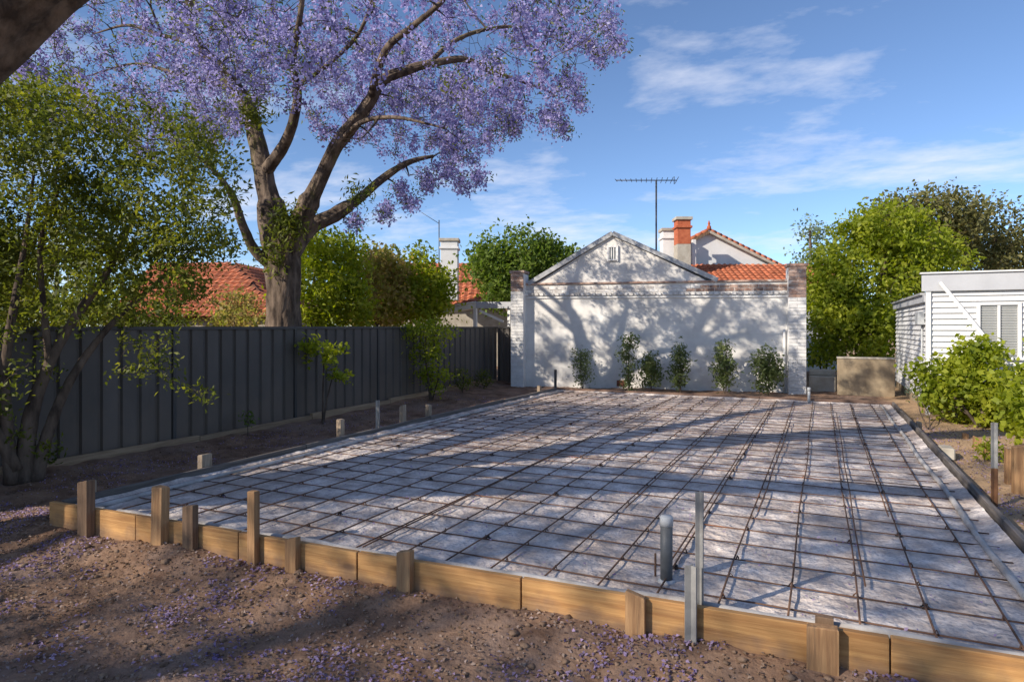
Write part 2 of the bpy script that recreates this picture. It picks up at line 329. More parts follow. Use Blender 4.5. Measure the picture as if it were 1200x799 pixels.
# ------------------------------------------------------------------ object helpers
def link(o):
    col.objects.link(o); return o
def tag(o, label=None, cat=None, group=None, kind=None):
    if label: o['label'] = label
    if cat: o['category'] = cat
    if group: o['group'] = group
    if kind: o['kind'] = kind
    return o
def thing(name, loc, label, cat, group=None):
    o = bpy.data.objects.new(name, None); o.location = loc; o.empty_display_size = 0.2
    return tag(link(o), label, cat, group)
def world_loc(o):
    p = Vector(o.location)
    while o.parent: o = o.parent; p += Vector(o.location)
    return p
class MB:
    """collects shapes in world coordinates"""
    def __init__(s): s.v = []; s.f = []; s.smooth = []
    def add(s, vs, fs, smooth=False):
        k = len(s.v); s.v += [tuple(p) for p in vs]; s.f += [tuple(i + k for i in q) for q in fs]; s.smooth += [smooth] * len(fs)
    def box8(s, c):          # eight corners: bottom ring of four, top ring of four
        s.add(c, [(3, 2, 1, 0), (4, 5, 6, 7), (0, 1, 5, 4), (1, 2, 6, 5), (2, 3, 7, 6), (3, 0, 4, 7)])
    def box(s, c, sx, sy, sz, ax=None, ch=0.0):
        """box centred at c; ax = (x,y,z) unit axes; ch = chamfer"""
        c = Vector(c); X, Y, Z = ax or (Vector((1, 0, 0)), Vector((0, 1, 0)), Vector((0, 0, 1)))
        hx, hy, hz = sx / 2, sy / 2, sz / 2
        if ch <= 0:
            s.box8([c + X * a * hx + Y * b * hy + Z * d * hz for d in (-1, 1) for a, b in ((-1, -1), (1, -1), (1, 1), (-1, 1))]); return
        ch = min(ch, hx * .6, hy * .6, hz * .6)
        rings = []
        for zz, ins in ((-hz, ch), (-hz + ch, 0), (hz - ch, 0), (hz, ch)):
            a, b = hx - ins, hy - ins
            rings.append([c + X * x + Y * y + Z * zz for x, y in ((-a + ch, -b), (a - ch, -b), (a, -b + ch), (a, b - ch), (a - ch, b), (-a + ch, b), (-a, b - ch), (-a, -b + ch))])
        vs = [p for r in rings for p in r]
        fs = [tuple(range(7, -1, -1)), tuple(range(24, 32))]
        for k in range(3):
            for i in range(8): j = (i + 1) % 8; fs.append((k * 8 + i, k * 8 + j, k * 8 + 8 + j, k * 8 + 8 + i))
        s.add(vs, fs)
    def bar(s, a, b, w, h, ch=0.0, up=(0, 0, 1)):
        a, b = Vector(a), Vector(b); X = (b - a).normalized(); u = Vector(up)
        Y = u.cross(X).normalized(); Z = X.cross(Y)
        s.box((a + b) / 2, (b - a).length, w, h, (X, Y, Z), ch)
    def prism(s, poly, d):   # poly: list of 3D points, d: extrusion vector
        n = len(poly); d = Vector(d); p = [Vector(q) for q in poly]
        s.add(p + [q + d for q in p], [tuple(range(n - 1, -1, -1)), tuple(range(n, 2 * n))] + [(i, (i + 1) % n, n + (i + 1) % n, n + i) for i in range(n)])
    def tube(s, pts, rad, n=8, cap=True, rough=0.0, ridge=0.0):
        pts = [Vector(p) for p in pts]; m = len(pts)
        if not hasattr(rad, '__len__'): rad = [rad] * m
        ref = Vector((0.31, 0.17, 0.93)); vs = []
        T = [(pts[min(i + 1, m - 1)] - pts[max(i - 1, 0)]).normalized() for i in range(m)]
        U = T[0].cross(ref)
        if U.length < 1e-3: U = T[0].cross(Vector((1, 0, 0)))
        U.normalize()
        for i in range(m):
            U = (U - T[i] * U.dot(T[i])).normalized(); V = T[i].cross(U)
            for k in range(n):
                a = 2 * math.pi * k / n; r = rad[i] * (1 + (random.uniform(-rough, rough) if rough else 0))
                if ridge: r *= 1 + ridge * (noise.noise(Vector((math.cos(a) * 5, math.sin(a) * 5, i * .22))) + .6 * noise.noise(Vector((math.cos(a) * 13, math.sin(a) * 13, i * .45))))
                vs.append(pts[i] + (U * math.cos(a) + V * math.sin(a)) * r)
        fs = [(i * n + k, i * n + (k + 1) % n, (i + 1) * n + (k + 1) % n, (i + 1) * n + k) for i in range(m - 1) for k in range(n)]
        if cap: fs += [tuple(range(n - 1, -1, -1)), tuple((m - 1) * n + k for k in range(n))]
        s.add(vs, fs, True)
    def build(s, name, mt, parent=None, origin=None, label=None):
        o_ = world_loc(parent) if parent else Vector(origin or (0, 0, 0))
        me = bpy.data.meshes.new(name)
        me.from_pydata([(x - o_.x, y - o_.y, z - o_.z) for x, y, z in s.v], [], s.f)
        me.polygons.foreach_set('use_smooth', s.smooth)
        me.materials.append(MATS[mt]); me.update()
        o = link(bpy.data.objects.new(name, me))
        if parent: o.parent = parent
        else: o.location = o_
        if label: o['label'] = label
        return o
def part_copy(src, parent, offset, rot=None, scale=None):
    """another piece that shares the mesh data of src, placed at offset from its parent"""
    o = bpy.data.objects.new(src.name.split('.')[0], src.data); o.parent = parent; o.location = offset
    if rot: o.rotation_euler = rot
    if scale: o.scale = scale
    return link(o)
def np_mesh(name, verts, quads, mt, parent=None, smooth=False, origin=None):
    o_ = world_loc(parent) if parent else Vector(origin or (0, 0, 0))
    me = bpy.data.meshes.new(name)
    verts = np.asarray(verts, np.float32) - np.array(o_, np.float32); quads = np.asarray(quads, np.int32)
    me.vertices.add(len(verts)); me.vertices.foreach_set('co', verts.ravel())
    k = quads.shape[1]
    me.loops.add(quads.size); me.loops.foreach_set('vertex_index', quads.ravel())
    me.polygons.add(len(quads)); me.polygons.foreach_set('loop_start', np.arange(len(quads), dtype=np.int32) * k)
    me.polygons.foreach_set('loop_total', np.full(len(quads), k, np.int32))
    if smooth: me.polygons.foreach_set('use_smooth', np.ones(len(quads), bool))
    me.materials.append(MATS[mt]); me.update(calc_edges=True); me.validate()
    o = link(bpy.data.objects.new(name, me))
    if parent: o.parent = parent
    else: o.location = o_
    return o
def leaf_arrays(P, size, aspect=0.5, up=0.5, fold=0.25, dirs=None, droop=0.0):
    """one diamond leaf, folded on its midrib, at every point"""
    n = len(P); size = np.broadcast_to(size, n) * rng.uniform(0.65, 1.35, n)
    N = rng.normal(size=(n, 3)); N[:, 2] += up; N /= np.linalg.norm(N, axis=1)[:, None]
    D = rng.normal(size=(n, 3)) if dirs is None else dirs + rng.normal(size=(n, 3)) * 0.6
    D[:, 2] -= droop
    D -= N * (D * N).sum(1)[:, None]; D /= np.linalg.norm(D, axis=1)[:, None] + 1e-9
    S = np.cross(N, D); s = size[:, None]
    a = P - D * s * 0.5; c = P + D * s * 0.5
    b = P + S * s * aspect * 0.5 + N * s * fold * 0.5; d = P - S * s * aspect * 0.5 + N * s * fold * 0.5
    V = np.stack([a, b, c, d], 1).reshape(-1, 3)
    return V, np.arange(4 * n).reshape(-1, 4)
def spline(pts, n=6):
    """Catmull-Rom through 3D points, with optional 4th value (radius)"""
    p = [np.array(q, float) for q in pts]; p = [2 * p[0] - p[1]] + p + [2 * p[-1] - p[-2]]
    out = []
    for i in range(1, len(p) - 2):
        for k in range(n):
            t = k / n
            out.append(0.5 * (2 * p[i] + (p[i + 1] - p[i - 1]) * t + (2 * p[i - 1] - 5 * p[i] + 4 * p[i + 1] - p[i + 2]) * t * t + (3 * p[i] - p[i - 1] - 3 * p[i + 1] + p[i + 2]) * t ** 3))
    out.append(p[-2]); return np.array(out)
def in_poly(u, v, poly):
    inside = np.zeros(len(u), bool); n = len(poly)
    for i in range(n):
        x1, y1 = poly[i]; x2, y2 = poly[(i + 1) % n]
        c = ((y1 > v) != (y2 > v)) & (u < (x2 - x1) * (v - y1) / (y2 - y1 + 1e-9) + x1)
        inside ^= c
    return inside

def grow(root, limbs, centers, bark='bark_jac', twig='bark_twig', twig_r=0.012, max_nodes=None, sag=0.0, sides=12, rough=0.06, twigs=True):
    """limbs: list of (N,4) arrays; then a twig from the nearest wood to every leaf cluster. returns twig points"""
    mb = MB(); nodes = []; nr = []
    for L in limbs:
        big = L[0, 3] > 0.19
        mb.tube(L[:, :3], list(L[:, 3]), 48 if big else (sides if L[0, 3] > 0.06 else 7), rough=0 if big else rough, ridge=0.2 if big else 0)
        k0 = max(1, len(L) // 4)
        nodes.append(L[k0:, :3]); nr.append(L[k0:, 3])
    mb.build('trunk', bark, root)
    nodes = np.concatenate(nodes); nr = np.concatenate(nr)
    tb = MB(); tw = []
    if len(centers):
        d0 = np.array([np.min(np.linalg.norm(nodes - c, axis=1)) for c in centers])
        for i in np.argsort(d0):
            c = centers[i]; d = np.linalg.norm(nodes - c, axis=1) + 0.25 * np.maximum(0, nodes[:, 2] - c[2])
            j = int(np.argmin(d)); a = nodes[j]; ln = np.linalg.norm(c - a)
            if ln < 1e-3: continue
            r0 = min(nr[j] * 0.75, twig_r + 0.012 * ln)
            off = rng.normal(size=3) * 0.09 * ln; off[2] += 0.05 * ln
            m1 = a + (c - a) * 0.35 + off; m2 = a + (c - a) * 0.7 + off * 0.7 + np.array([0, 0, -sag * ln])
            pts = np.array([a, m1, m2, c]); rr = [r0, r0 * .75, r0 * .5, twig_r * 0.45]
            if twigs: tb.tube(pts, rr, 5, cap=False)
            nodes = np.concatenate([nodes, pts[1:]]); nr = np.concatenate([nr, rr[1:]])
            tw.append(pts[1:])
    if tb.v: tb.build('branches', twig, root)
    return np.concatenate(tw) if tw else np.zeros((0, 3))

# ================================================================== SETTING
FX0, FX1 = -5.89, 1.27          # slab formwork, left and right
FYB = 14.9                      # back of the slab
def front(x): return 3.36 + (x - FX0) * 0.047
FENX = -8.6                     # side fence
WL, WR = Vector((-7.72, 16.6, 0)), Vector((-0.34, 17.8, 0))   # ends of the white brick wall
WT = (WR - WL).normalized(); WN = Vector((WT.y, -WT.x, 0)); WLEN = (WR - WL).length

def fbm(x, y, s, o=4):
    return noise.fractal(Vector((x * s, y * s, 3.7)), 1.0, 2.0, o)
def ground_z(x, y):
    z = 0.14 * min(1, max(0, (y - 9) / 6)) if x > -13 else 0.14
    z += 0.10 * math.exp(-((x - FENX) / 0.55) ** 2)
    if -9 < x < 6 and -1 < y < 20:
        z += 0.036 * fbm(x, y, 0.9) + 0.022 * fbm(x + 9, y, 3.2) + 0.012 * fbm(x, y + 5, 13.0, 3)
        if FX0 - 0.5 < x < FX1 + .3 and y < front(x) + 0.2:
            z += 0.105 * math.exp(-((y - front(x) + 0.05) / 0.28) ** 2)
    return z
def axis(parts):
    out = []
    for a, b, st in parts: out += list(np.arange(a, b - 1e-6, st))
    return out + [parts[-1][1]]
gx = axis([(-900, -300, 200), (-300, -60, 40), (-60, -14, 6), (-14, -9, 0.5), (-9, -7, 0.07), (-7, 2.2, 0.045), (2.2, 5, 0.1), (5, 15, 1), (15, 60, 9), (60, 300, 40), (300, 900, 200)])
gy = axis([(-600, -200, 200), (-200, -40, 40), (-40, -4, 6), (-4, 0.8, 0.4), (0.8, 4.0, 0.04), (4.0, 10, 0.12), (10, 18, 0.2), (18, 26, 1), (26, 80, 9), (80, 300, 40), (300, 1200, 300)])
GV = []
for y in gy:
    for x in gx:
        GV.append((x, y, (ground_z(x, y) if not (FX0 + .2 < x < FX1 - .2 and front(x) + .2 < y < FYB - .2) else -0.02)))
nx, ny = len(gx), len(gy)
ii = np.arange((nx - 1) * (ny - 1)); a0 = (ii // (nx - 1)) * nx + ii % (nx - 1)
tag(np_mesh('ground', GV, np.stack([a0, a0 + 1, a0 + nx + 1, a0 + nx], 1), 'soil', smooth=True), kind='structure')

# ---- soil clods, fallen petals and litter (nobody could count them)
def scatter_front(n, seed=0):
    P = []
    while len(P) < n:
        k = random.random()
        if k < 0.75: x = random.uniform(-7.5, 1.6); y = random.uniform(1.0, 3.75)
        elif k < 0.92: x = random.uniform(-8.3, -5.9); y = random.uniform(3.0, 14)
        else: x = random.uniform(1.35, 2.6); y = random.uniform(5, 14)
        if FX0 - .06 < x < FX1 + .05 and y > front(x) - 0.05: continue
        P.append((x, y))
    return P
ico = bmesh.new(); bmesh.ops.create_icosphere(ico, subdivisions=1, radius=1)
IV = np.array([v.co[:] for v in ico.verts]); IF = np.array([[v.index for v in f.verts] for f in ico.faces]); ico.free()
V, F = [], []
for i, (x, y) in enumerate(scatter_front(8000)):
    r = min(0.028, 0.004 + random.expovariate(1 / 0.0045))
    if x > -5.9 and y > front(x) - 0.5: r *= 1.25
    jit = IV * (1 + rng.uniform(-0.35, 0.35, (len(IV), 1))) * r * np.array([1, random.uniform(.7, 1.2), random.uniform(.35, .7)])
    V.append(jit + np.array([x, y, ground_z(x, y) + r * 0.15])); F.append(IF + i * len(IV))
tag(np_mesh('soil_clods', np.concatenate(V), np.concatenate(F), 'clod'), 'small clods of brown soil strewn over the bare ground', 'soil', kind='stuff')
def flat_scatter(name, n, size, mt, label, cat, clump=True, where='soil', lift=0.008):
    pts = []
    if where == 'soil':
        for x, y in scatter_front(n * 4):
            dens = fbm(x, y, 1.1) + 0.55 * fbm(x, y + 40, 3.5)
            if not clump or dens + random.uniform(-.35, .35) > 0.26: pts.append((x, y, ground_z(x, y) + lift))
            if len(pts) >= n: break
    P = np.array(pts)
    Vv, Q = leaf_arrays(P, size, 0.6, up=2.2, fold=0.5)
    tag(np_mesh(name, Vv, Q, mt), label, cat, kind='stuff')
flat_scatter('fallen_petals', 15000, 0.024, 'petal', 'fallen mauve blossom petals lying on the brown soil', 'petals')
flat_scatter('leaf_litter', 20000, 0.022, 'dry_leaf', 'dry brown and pinkish leaf litter on the soil', 'leaf litter', clump=False)

# ================================================================== SLAB
SZ = 0.215                       # top of the membrane
mx_ = np.arange(FX0 + 0.03, FX1 - 0.02, 0.05); my_ = np.linspace(0, 1, 240)
MV = []
for t in my_:
    for x in mx_:
        y0 = front(x) + 0.03; y = y0 + (FYB - 0.03 - y0) * t
        z = SZ + 0.012 * fbm(x, y, 1.2) + 0.010 * noise.noise(Vector((x * 9, y * 3.5, 1))) + 0.013 * abs(noise.noise(Vector((x * 3.1 + y * 2, y * 5, 9))))
        e = min(x - FX0, FX1 - x, y - front(x), FYB - y)
        z += 0.05 * max(0, 1 - e / 0.14)
        MV.append((x, y, z))
nx, ny = len(mx_), len(my_)
ii = np.arange((nx - 1) * (ny - 1)); a0 = (ii // (nx - 1)) * nx + ii % (nx - 1)
slab = thing('membrane', (FX0, front(FX0), 0.0), 'pale plastic membrane laid inside the formwork under the steel mesh', 'membrane')
np_mesh('sheet', MV, np.stack([a0, a0 + 1, a0 + nx + 1, a0 + nx], 1), 'membrane', slab, smooth=True)
bd = MB()   # sand bed below the sheet
bd.prism([(FX0 + .035, front(FX0) + .035, 0.0), (FX1 - .035, front(FX1) + .035, 0.0), (FX1 - .035, FYB - .035, 0.0), (FX0 + .035, FYB - .035, 0.0)], (0, 0, SZ - 0.04))
bd.build('sand_bed', 'cement', slab)
def fold(pts, r):
    m = MB(); m.tube(pts, [r * random.uniform(.85, 1.15) for _ in pts], 9); m.build('rolled_edge', 'fold_plastic', slab)
mat('fold_plastic', (0.34, 0.33, 0.32), (0.50, 0.48, 0.465), 0.6, 4, c3=(0.24, 0.205, 0.18), s3=3, r3=(0.48, 0.68))
xs = np.linspace(FX0 + 0.1, FX1 - 0.1, 60)
fold([(x, front(x) + 0.075 + 0.008 * math.sin(x * 5.1), 0.264 + 0.006 * math.sin(x * 7)) for x in xs], 0.024)
ys = np.linspace(front(FX0) + .15, FYB - .1, 70)
fold([(FX0 + 0.20 + 0.012 * math.sin(y * 2.3), y, SZ + 0.028) for y in ys], 0.020)
ys = np.linspace(front(FX1) + .15, FYB - .1, 70)
fold([(FX1 - 0.21 + 0.012 * math.sin(y * 1.9), y, SZ + 0.028) for y in ys], 0.022)
# petals on the membrane
n = 2600
px_ = rng.uniform(FX0 + .1, FX1 - .1, n); py_ = rng.uniform(3.75, FYB - .1, n)
P = np.stack([px_, py_, np.full(n, SZ + 0.022)], 1)
P = P[(P[:, 1] > 3.45 + (P[:, 0] - FX0) * .047 + .1)]
Vv, Q = leaf_arrays(P, 0.022, 0.6, up=3, fold=0.3)
tag(np_mesh('scattered_petals', Vv, Q, 'petal'), 'dried mauve petals scattered over the pale membrane', 'petals', kind='stuff')

# ---- steel mesh: every bar a part
mesh_root = thing('reinforcing_mesh', (FX0, front(FX0), SZ + 0.02), 'rusty square steel reinforcing mesh lying over the pale membrane', 'steel mesh')
ZB = SZ + 0.034
def rbar(a, b, r, seed):
    m = MB(); N = 14; pts = []
    for k in range(N + 1):
        t = k / N; p = Vector(a).lerp(Vector(b), t)
        w = noise.noise(Vector((seed * 3.3, t * 4, 0))) * 0.028; h = noise.noise(Vector((seed * 1.7, t * 6, 5))) * 0.010
        if abs(a[0] - b[0]) < 0.5: p.x += w
        else: p.y += w
        p.z += h; pts.append(p)
    m.tube(pts, r, 6); m.build('rebar', 'rebar', mesh_root)
GRID = 0.348
xsb = [x for x in np.arange(-0.165 - GRID * 20, FX1 - 0.12, GRID) if x > FX0 + 0.10]
for i, x in enumerate(xsb):
    rbar((x, front(x) + 0.12, ZB), (x + random.uniform(-.02, .02), FYB - 0.12, ZB), 0.0060, i)
for i, x in enumerate([xsb[8] + .05, xsb[12] + 0.05, xsb[14] - 0.045, xsb[15] + .04, xsb[17] + .045, xsb[18] - .04]):     # lapped sheets
    rbar((x, front(x) + 0.15 + (i * 1.7) % 3.1, ZB + 0.012), (x + .02, FYB - 0.2 - (i * 2.3) % 3.7, ZB + 0.014), 0.0060, 40 + i)
ysb = np.arange(3.92, FYB - 0.08, GRID)
for i, y in enumerate(ysb):
    x0 = FX0 + 0.12
    rbar((x0, y + random.uniform(-.015, .015), ZB - 0.017), (FX1 - 0.12, y + random.uniform(-.015, .015), ZB - 0.017), 0.0052, 80 + i)
for i, y in enumerate([ysb[10] + .05, ysb[17] + .05, ysb[24] + .05]):
    rbar((FX0 + 0.3, y, ZB - 0.004), (FX1 - 0.3, y, ZB - 0.004), 0.0052, 120 + i)
# wire ties at the crossings, too small to pick apart
tm = MB()
for x in xsb:
    for y in ysb:
        if y > front(x) + .2 and random.random() < 0.8:
            a = random.uniform(0, 3); d = Vector((math.cos(a), math.sin(a), 0)) * random.uniform(.010, .018)
            c = Vector((x, y, ZB - .006)); tm.tube([c - d - Vector((0, 0, .012)), c + Vector((0, 0, .012)), c + d - Vector((0, 0, .010))], random.uniform(.003, .006), 5)
tag(tm.build('wire_ties', 'rebar', mesh_root), kind='stuff')
# plastic bar chairs
cm = MB()
for k in range(4):
    a = k * math.pi / 2 + .4
    cm.bar((math.cos(a) * 0.022, math.sin(a) * 0.022, 0), (math.cos(a) * 0.008, math.sin(a) * 0.008, 0.020), 0.009, 0.006)
cm.tube([(0.024 * math.cos(t), 0.024 * math.sin(t), 0.003) for t in np.linspace(0, 2 * math.pi, 13)], 0.004, 4)
cm.box((0, 0, 0.021), 0.02, 0.02, 0.01)
chair0 = None
for i, x in enumerate(xsb[2::4]):
    for j, y in enumerate(ysb[1::4]):
        loc = (x + random.uniform(-.004, .004), y + 0.03, SZ + 0.004)
        if chair0 is None:
            chair0 = cm.build('bar_chair', 'black_plastic'); o = chair0
            tag(o, 'small black plastic bar chair under a crossing of the steel mesh', 'bar chair', 'bar chairs holding up the mesh')
        else: o = link(chair0.copy())
        o.location = loc; o.rotation_euler = (0, 0, random.uniform(0, 3))

# ---- formwork
FT = 0.300
form_front = thing('formwork', (FX0, front(FX0), 0), 'orange pine formwork boards along the near edge of the slab, in front of the purple petals', 'formwork')
form_front['label'] = 'orange pine formwork boards along the slab edge beside the petal strewn soil'
def FP(x, off, z): return Vector((x, front(x) + off, z))
cuts = [FX0 - 0.10, -4.92, -3.85, -2.80, -1.62, -0.62, 0.30, 1.30]
for i in range(len(cuts) - 1):
    a, b = cuts[i] + 0.004, cuts[i + 1] - 0.004
    m = MB(); dz = random.uniform(-.006, .004); t = random.uniform(-.004, .004)
    m.bar(FP(a, -0.02 + t, 0.135 + dz), FP(b, -0.02 - t, 0.135 + dz + random.uniform(-.004, .004)), 0.042, 0.33, 0.003)
    m.build('board', 'pine_board', form_front)
def form_run(x, ys_, zt, label, side):
    root = thing('formwork', (x, ys_[0], 0), label, 'formwork')
    for i in range(len(ys_) - 1):
        m = MB(); dz = random.uniform(-.006, .006)
        m.bar((x + side * 0.02, ys_[i] + .004, zt - 0.15 + dz), (x + side * 0.02 + random.uniform(-.008, .008), ys_[i + 1] - .004, zt - 0.15 + dz), 0.042, 0.30, 0.003)
        m.build('board', 'grey_board', root)
    return root
fl = form_run(FX0, [front(FX0) + .02, 6.3, 9.2, 12.0, FYB + .03], FT + 0.005, 'weathered grey formwork boards along the slab edge beside the dark fence', -1)
fr = form_run(FX1, [front(FX1) + .02, 6.2, 8.9, 11.9, FYB + .03], FT + 0.005, 'weathered grey formwork boards along the slab edge beside the leafy bushes', 1)
fb = thing('formwork', (FX0, FYB, 0), 'dark brown formwork boards along the slab edge below the white wall', 'formwork')
for a, b in ((FX0 + .0, -3.6), (-3.6, -1.2), (-1.2, FX1)):
    m = MB(); m.bar((a + .004, FYB + 0.022, 0.15), (b - .004, FYB + 0.022, 0.15), 0.042, 0.30, 0.003); m.build('board', 'back_board', fb) if 'back_board' in MATS else (mat('back_board', (0.14, 0.085, 0.06), (0.25, 0.16, 0.12), 0.85, 4, (.5, 9, 9), vary=0.1), m.build('board', 'back_board', fb))

# ---- stakes along the front
def stake(x, y, zt, w, d, mt, label, lean=(0, 0), name='timber_stake', group=None, cat='stake', pointed=False):
    zb = ground_z(x, y) - 0.06
    m = MB(); X = Vector((1, 0, 0)); Y = Vector((0, 1, 0)); ch = min(w, d) * 0.10; sk = 0.014 * random.uniform(-1, 1)
    rings = []
    for z, ins, dzs in ((zb, 0, 0), (zt - ch, 0, sk), (zt, ch, sk)):
        t = (z - zb); cx = x + lean[0] * t; cy = y + lean[1] * t; a, b = w / 2 - ins, d / 2 - ins
        rings.append([(cx + p * a, cy + q * b, z + dzs * p) for p, q in ((-1, -1), (1, -1), (1, 1), (-1, 1))])
    vs = [p for r in rings for p in r]
    fs = [(3, 2, 1, 0), (8, 9, 10, 11)]
    for k in range(2):
        for i in range(4): j = (i + 1) % 4; fs.append((k * 4 + i, k * 4 + j, k * 4 + 4 + j, k * 4 + 4 + i))
    m.add(vs, fs)
    o = m.build(name, mt, origin=(x, y, zb))
    return tag(o, label, cat, group or 'timber stakes holding the formwork')
def front_stake(u, vt, wpx, label, off=-0.043, mt='pine_stake', d=0.05, lean=(0, 0)):
    d0 = at(u, 0, 1.0); k = d0.y / max(1e-6, 1)
    # find x where ray meets the outer face of the front board
    x = -3.0
    for _ in range(20):
        yy = front(x) + off - d / 2
        p = on_y(u, vt, yy); x = p.x
    Z = proj(np.array(p))[2]
    return stake(p.x, p.y, p.z, wpx / FPX * float(Z) / CY * 0.93, d, mt, label, lean)
front_stake(101, 563, 17, 'dark square stake at the corner of the orange formwork', mt='bark_dark_wood') if 'bark_dark_wood' in MATS else None
mat('dark_timber', (0.11, 0.07, 0.045), (0.22, 0.14, 0.085), 0.85, 4, (8, 8, .7), bump=0.3, vary=0.1)
front_stake(101, 563, 17, 'dark brown square stake at the corner of the orange formwork', mt='dark_timber', d=0.07)
front_stake(187, 570, 17, 'pale split topped stake, second along the orange formwork from its corner', d=0.07, lean=(0, 0.02))
front_stake(223, 592, 17, 'squat brown stake, third along the orange formwork from its corner', mt='dark_timber')
front_stake(297, 575, 11, 'thin tall pine stake, fourth along the orange formwork from its corner', d=0.05)
front_stake(343, 630, 16, 'short stake level with the board top, next to the thin tall stake', mt='pine_stake')
front_stake(475, 645, 18, 'lone orange stake rising just above the plain middle formwork boards')
front_stake(745, 695, 22, 'pine stake flush with the board, beside the metal picket', d=0.045)
front_stake(964, 733, 33, 'broad pine block stake on the formwork, furthest from the corner', d=0.06)
# second block just behind the broad one, and the piece inside the corner
p = on_y(966, 723, front(0.15) + 0.02)
stake(p.x, p.y + 0.012, p.z, 0.085, 0.035, 'dark_timber', 'dark packer standing behind the broad pine block', group='timber stakes holding the formwork')
p = on_y(118, 560, front(FX0) + 0.32)
stake(FX0 - 0.09, front(FX0) + 0.30, 0.40, 0.07, 0.07, 'weathered_stake', 'pale stake outside the corner where grey and orange boards meet')
# stakes along the left form
for u, vt, wpx, lab, hh in ((240, 532, 17, 'pale chunky stake beside the grey boards, by itself', 0), (399, 491, 9, 'short pale peg beside the thin metal picket', 0),
                            (472, 475, 8, 'pale peg beside the grey boards between picket and fence bush', 0), (502, 474, 8, 'pale peg beside the grey boards below the leafy fence bush', 0),
                            (632, 452, 6, 'small pale peg beside the grey boards near the white wall', 0)):
    p = on_x(u, vt, FX0 - 0.10); Z = float(proj(np.array(p))[2])
    stake(p.x, p.y, p.z, 0.07, max(0.05, wpx / FPX * Z * 0.8), 'weathered_stake', lab, group='pegs beside the grey formwork')

# ---- star pickets, pipes
def picket(x, y, zb, zt, r, mt, label, split=None, lean=(0, 0), mt2=None):
    root = thing('star_picket', (x, y, zb), label, 'picket')
    def seg(z0, z1, m_, nm):
        m = MB()
        for k in range(3):
            a = R(90 + 120 * k); d = Vector((math.cos(a), math.sin(a), 0))
            b0 = Vector((x + lean[0] * (z0 - zb), y + lean[1] * (z0 - zb), z0)); b1 = Vector((x + lean[0] * (z1 - zb), y + lean[1] * (z1 - zb), z1))
            s_ = d.cross(Vector((0, 0, 1))) * 0.004
            m.box8([b0 + s_, b0 - s_, b0 + d * r - s_, b0 + d * r + s_, b1 + s_, b1 - s_, b1 + d * r - s_, b1 + d * r + s_])
        m.build(nm, m_, root)
    if split: seg(zb, split, mt2, 'shaft'); seg(split + .001, zt, mt, 'sleeve')
    else: seg(zb, zt, mt, 'shaft')
    return root
yy = front(-0.45) - 0.075
p = on_y(810, 662, yy); picket(p.x, p.y, 0.02, p.z, 0.035, 'galv', 'short grey metal picket standing against the orange formwork')
p = on_y(820, 576, front(-0.45) + 0.035); picket(p.x, p.y, 0.12, p.z, 0.024, 'galv', 'tall slim metal picket behind the orange formwork', lean=(0, 0.0))
p = on_x(443, 469, FX0 - 0.12); picket(p.x, p.y, 0.05, p.z, 0.035, 'galv', 'thin grey metal picket beside the grey boards near the fence')
p = on_z(1165, 592, 0.02); q = on_plane(1166, 495, p, Vector((-SY, CY, 0)))
picket(p.x, p.y, -0.02, q.z, 0.032, 'galv', 'metal picket with grey sleeve over a rusty shaft by the bushes', split=0.02 + (q.z - .02) * 0.45, mt2='rusty')
p = on_x(655, 433, FX0 + 0.02); picket(FX0 - 0.06, FYB + 0.09, 0.1, CH + (HV - 433) / FPX * 16.1, 0.04, 'dark_metal', 'dark picket at the slab corner below the white wall')
# riser pipe
pp = on_z(781, 682, SZ)
rp = thing('riser_pipe', (pp.x, pp.y, SZ), 'dark upright drain pipe with a pale cap standing in the mesh', 'pipe')
Zp = float(proj(np.array(pp))[2]); zt = CH + (HV - 604) / FPX * Zp
m = MB(); m.tube([(pp.x, pp.y, SZ - 0.02), (pp.x, pp.y, zt - 0.05)], 0.0375, 20); m.build('pipe', 'dark_pipe', rp)
m = MB(); m.tube([(pp.x, pp.y, zt - 0.06), (pp.x, pp.y, zt - 0.012), (pp.x, pp.y, zt)], [0.041, 0.041, 0.034], 20); m.build('cap', 'grey_plastic', rp)
m = MB(); m.tube([(pp.x, pp.y, SZ + 0.0), (pp.x, pp.y, SZ + 0.022)], [0.06, 0.045], 18); m.build('collar', 'grey_plastic', rp)
p2 = on_z(768, 672, SZ + .02)
m = MB(); m.tube([(p2.x, p2.y, SZ), (p2.x, p2.y, SZ + 0.15)], 0.007, 6)
tag(m.build('rebar_stub', 'rebar', origin=(p2.x, p2.y, SZ)), 'short upright steel rod beside the capped drain pipe', 'steel rod')
p3 = on_y(948, 470, FYB - 0.10)
r3_ = thing('riser_pipe', (p3.x, p3.y, SZ), 'small pale capped pipe at the slab edge beside the white wall', 'pipe')
m = MB(); m.tube([(p3.x, p3.y, SZ - 0.02), (p3.x, p3.y, 0.50)], 0.028, 14); m.build('pipe', 'grey_plastic', r3_)
m = MB(); m.tube([(p3.x, p3.y, 0.47), (p3.x, p3.y, 0.53), (p3.x, p3.y, 0.545)], [0.036, 0.036, 0.028], 14); m.build('cap', 'grey_plastic', r3_)

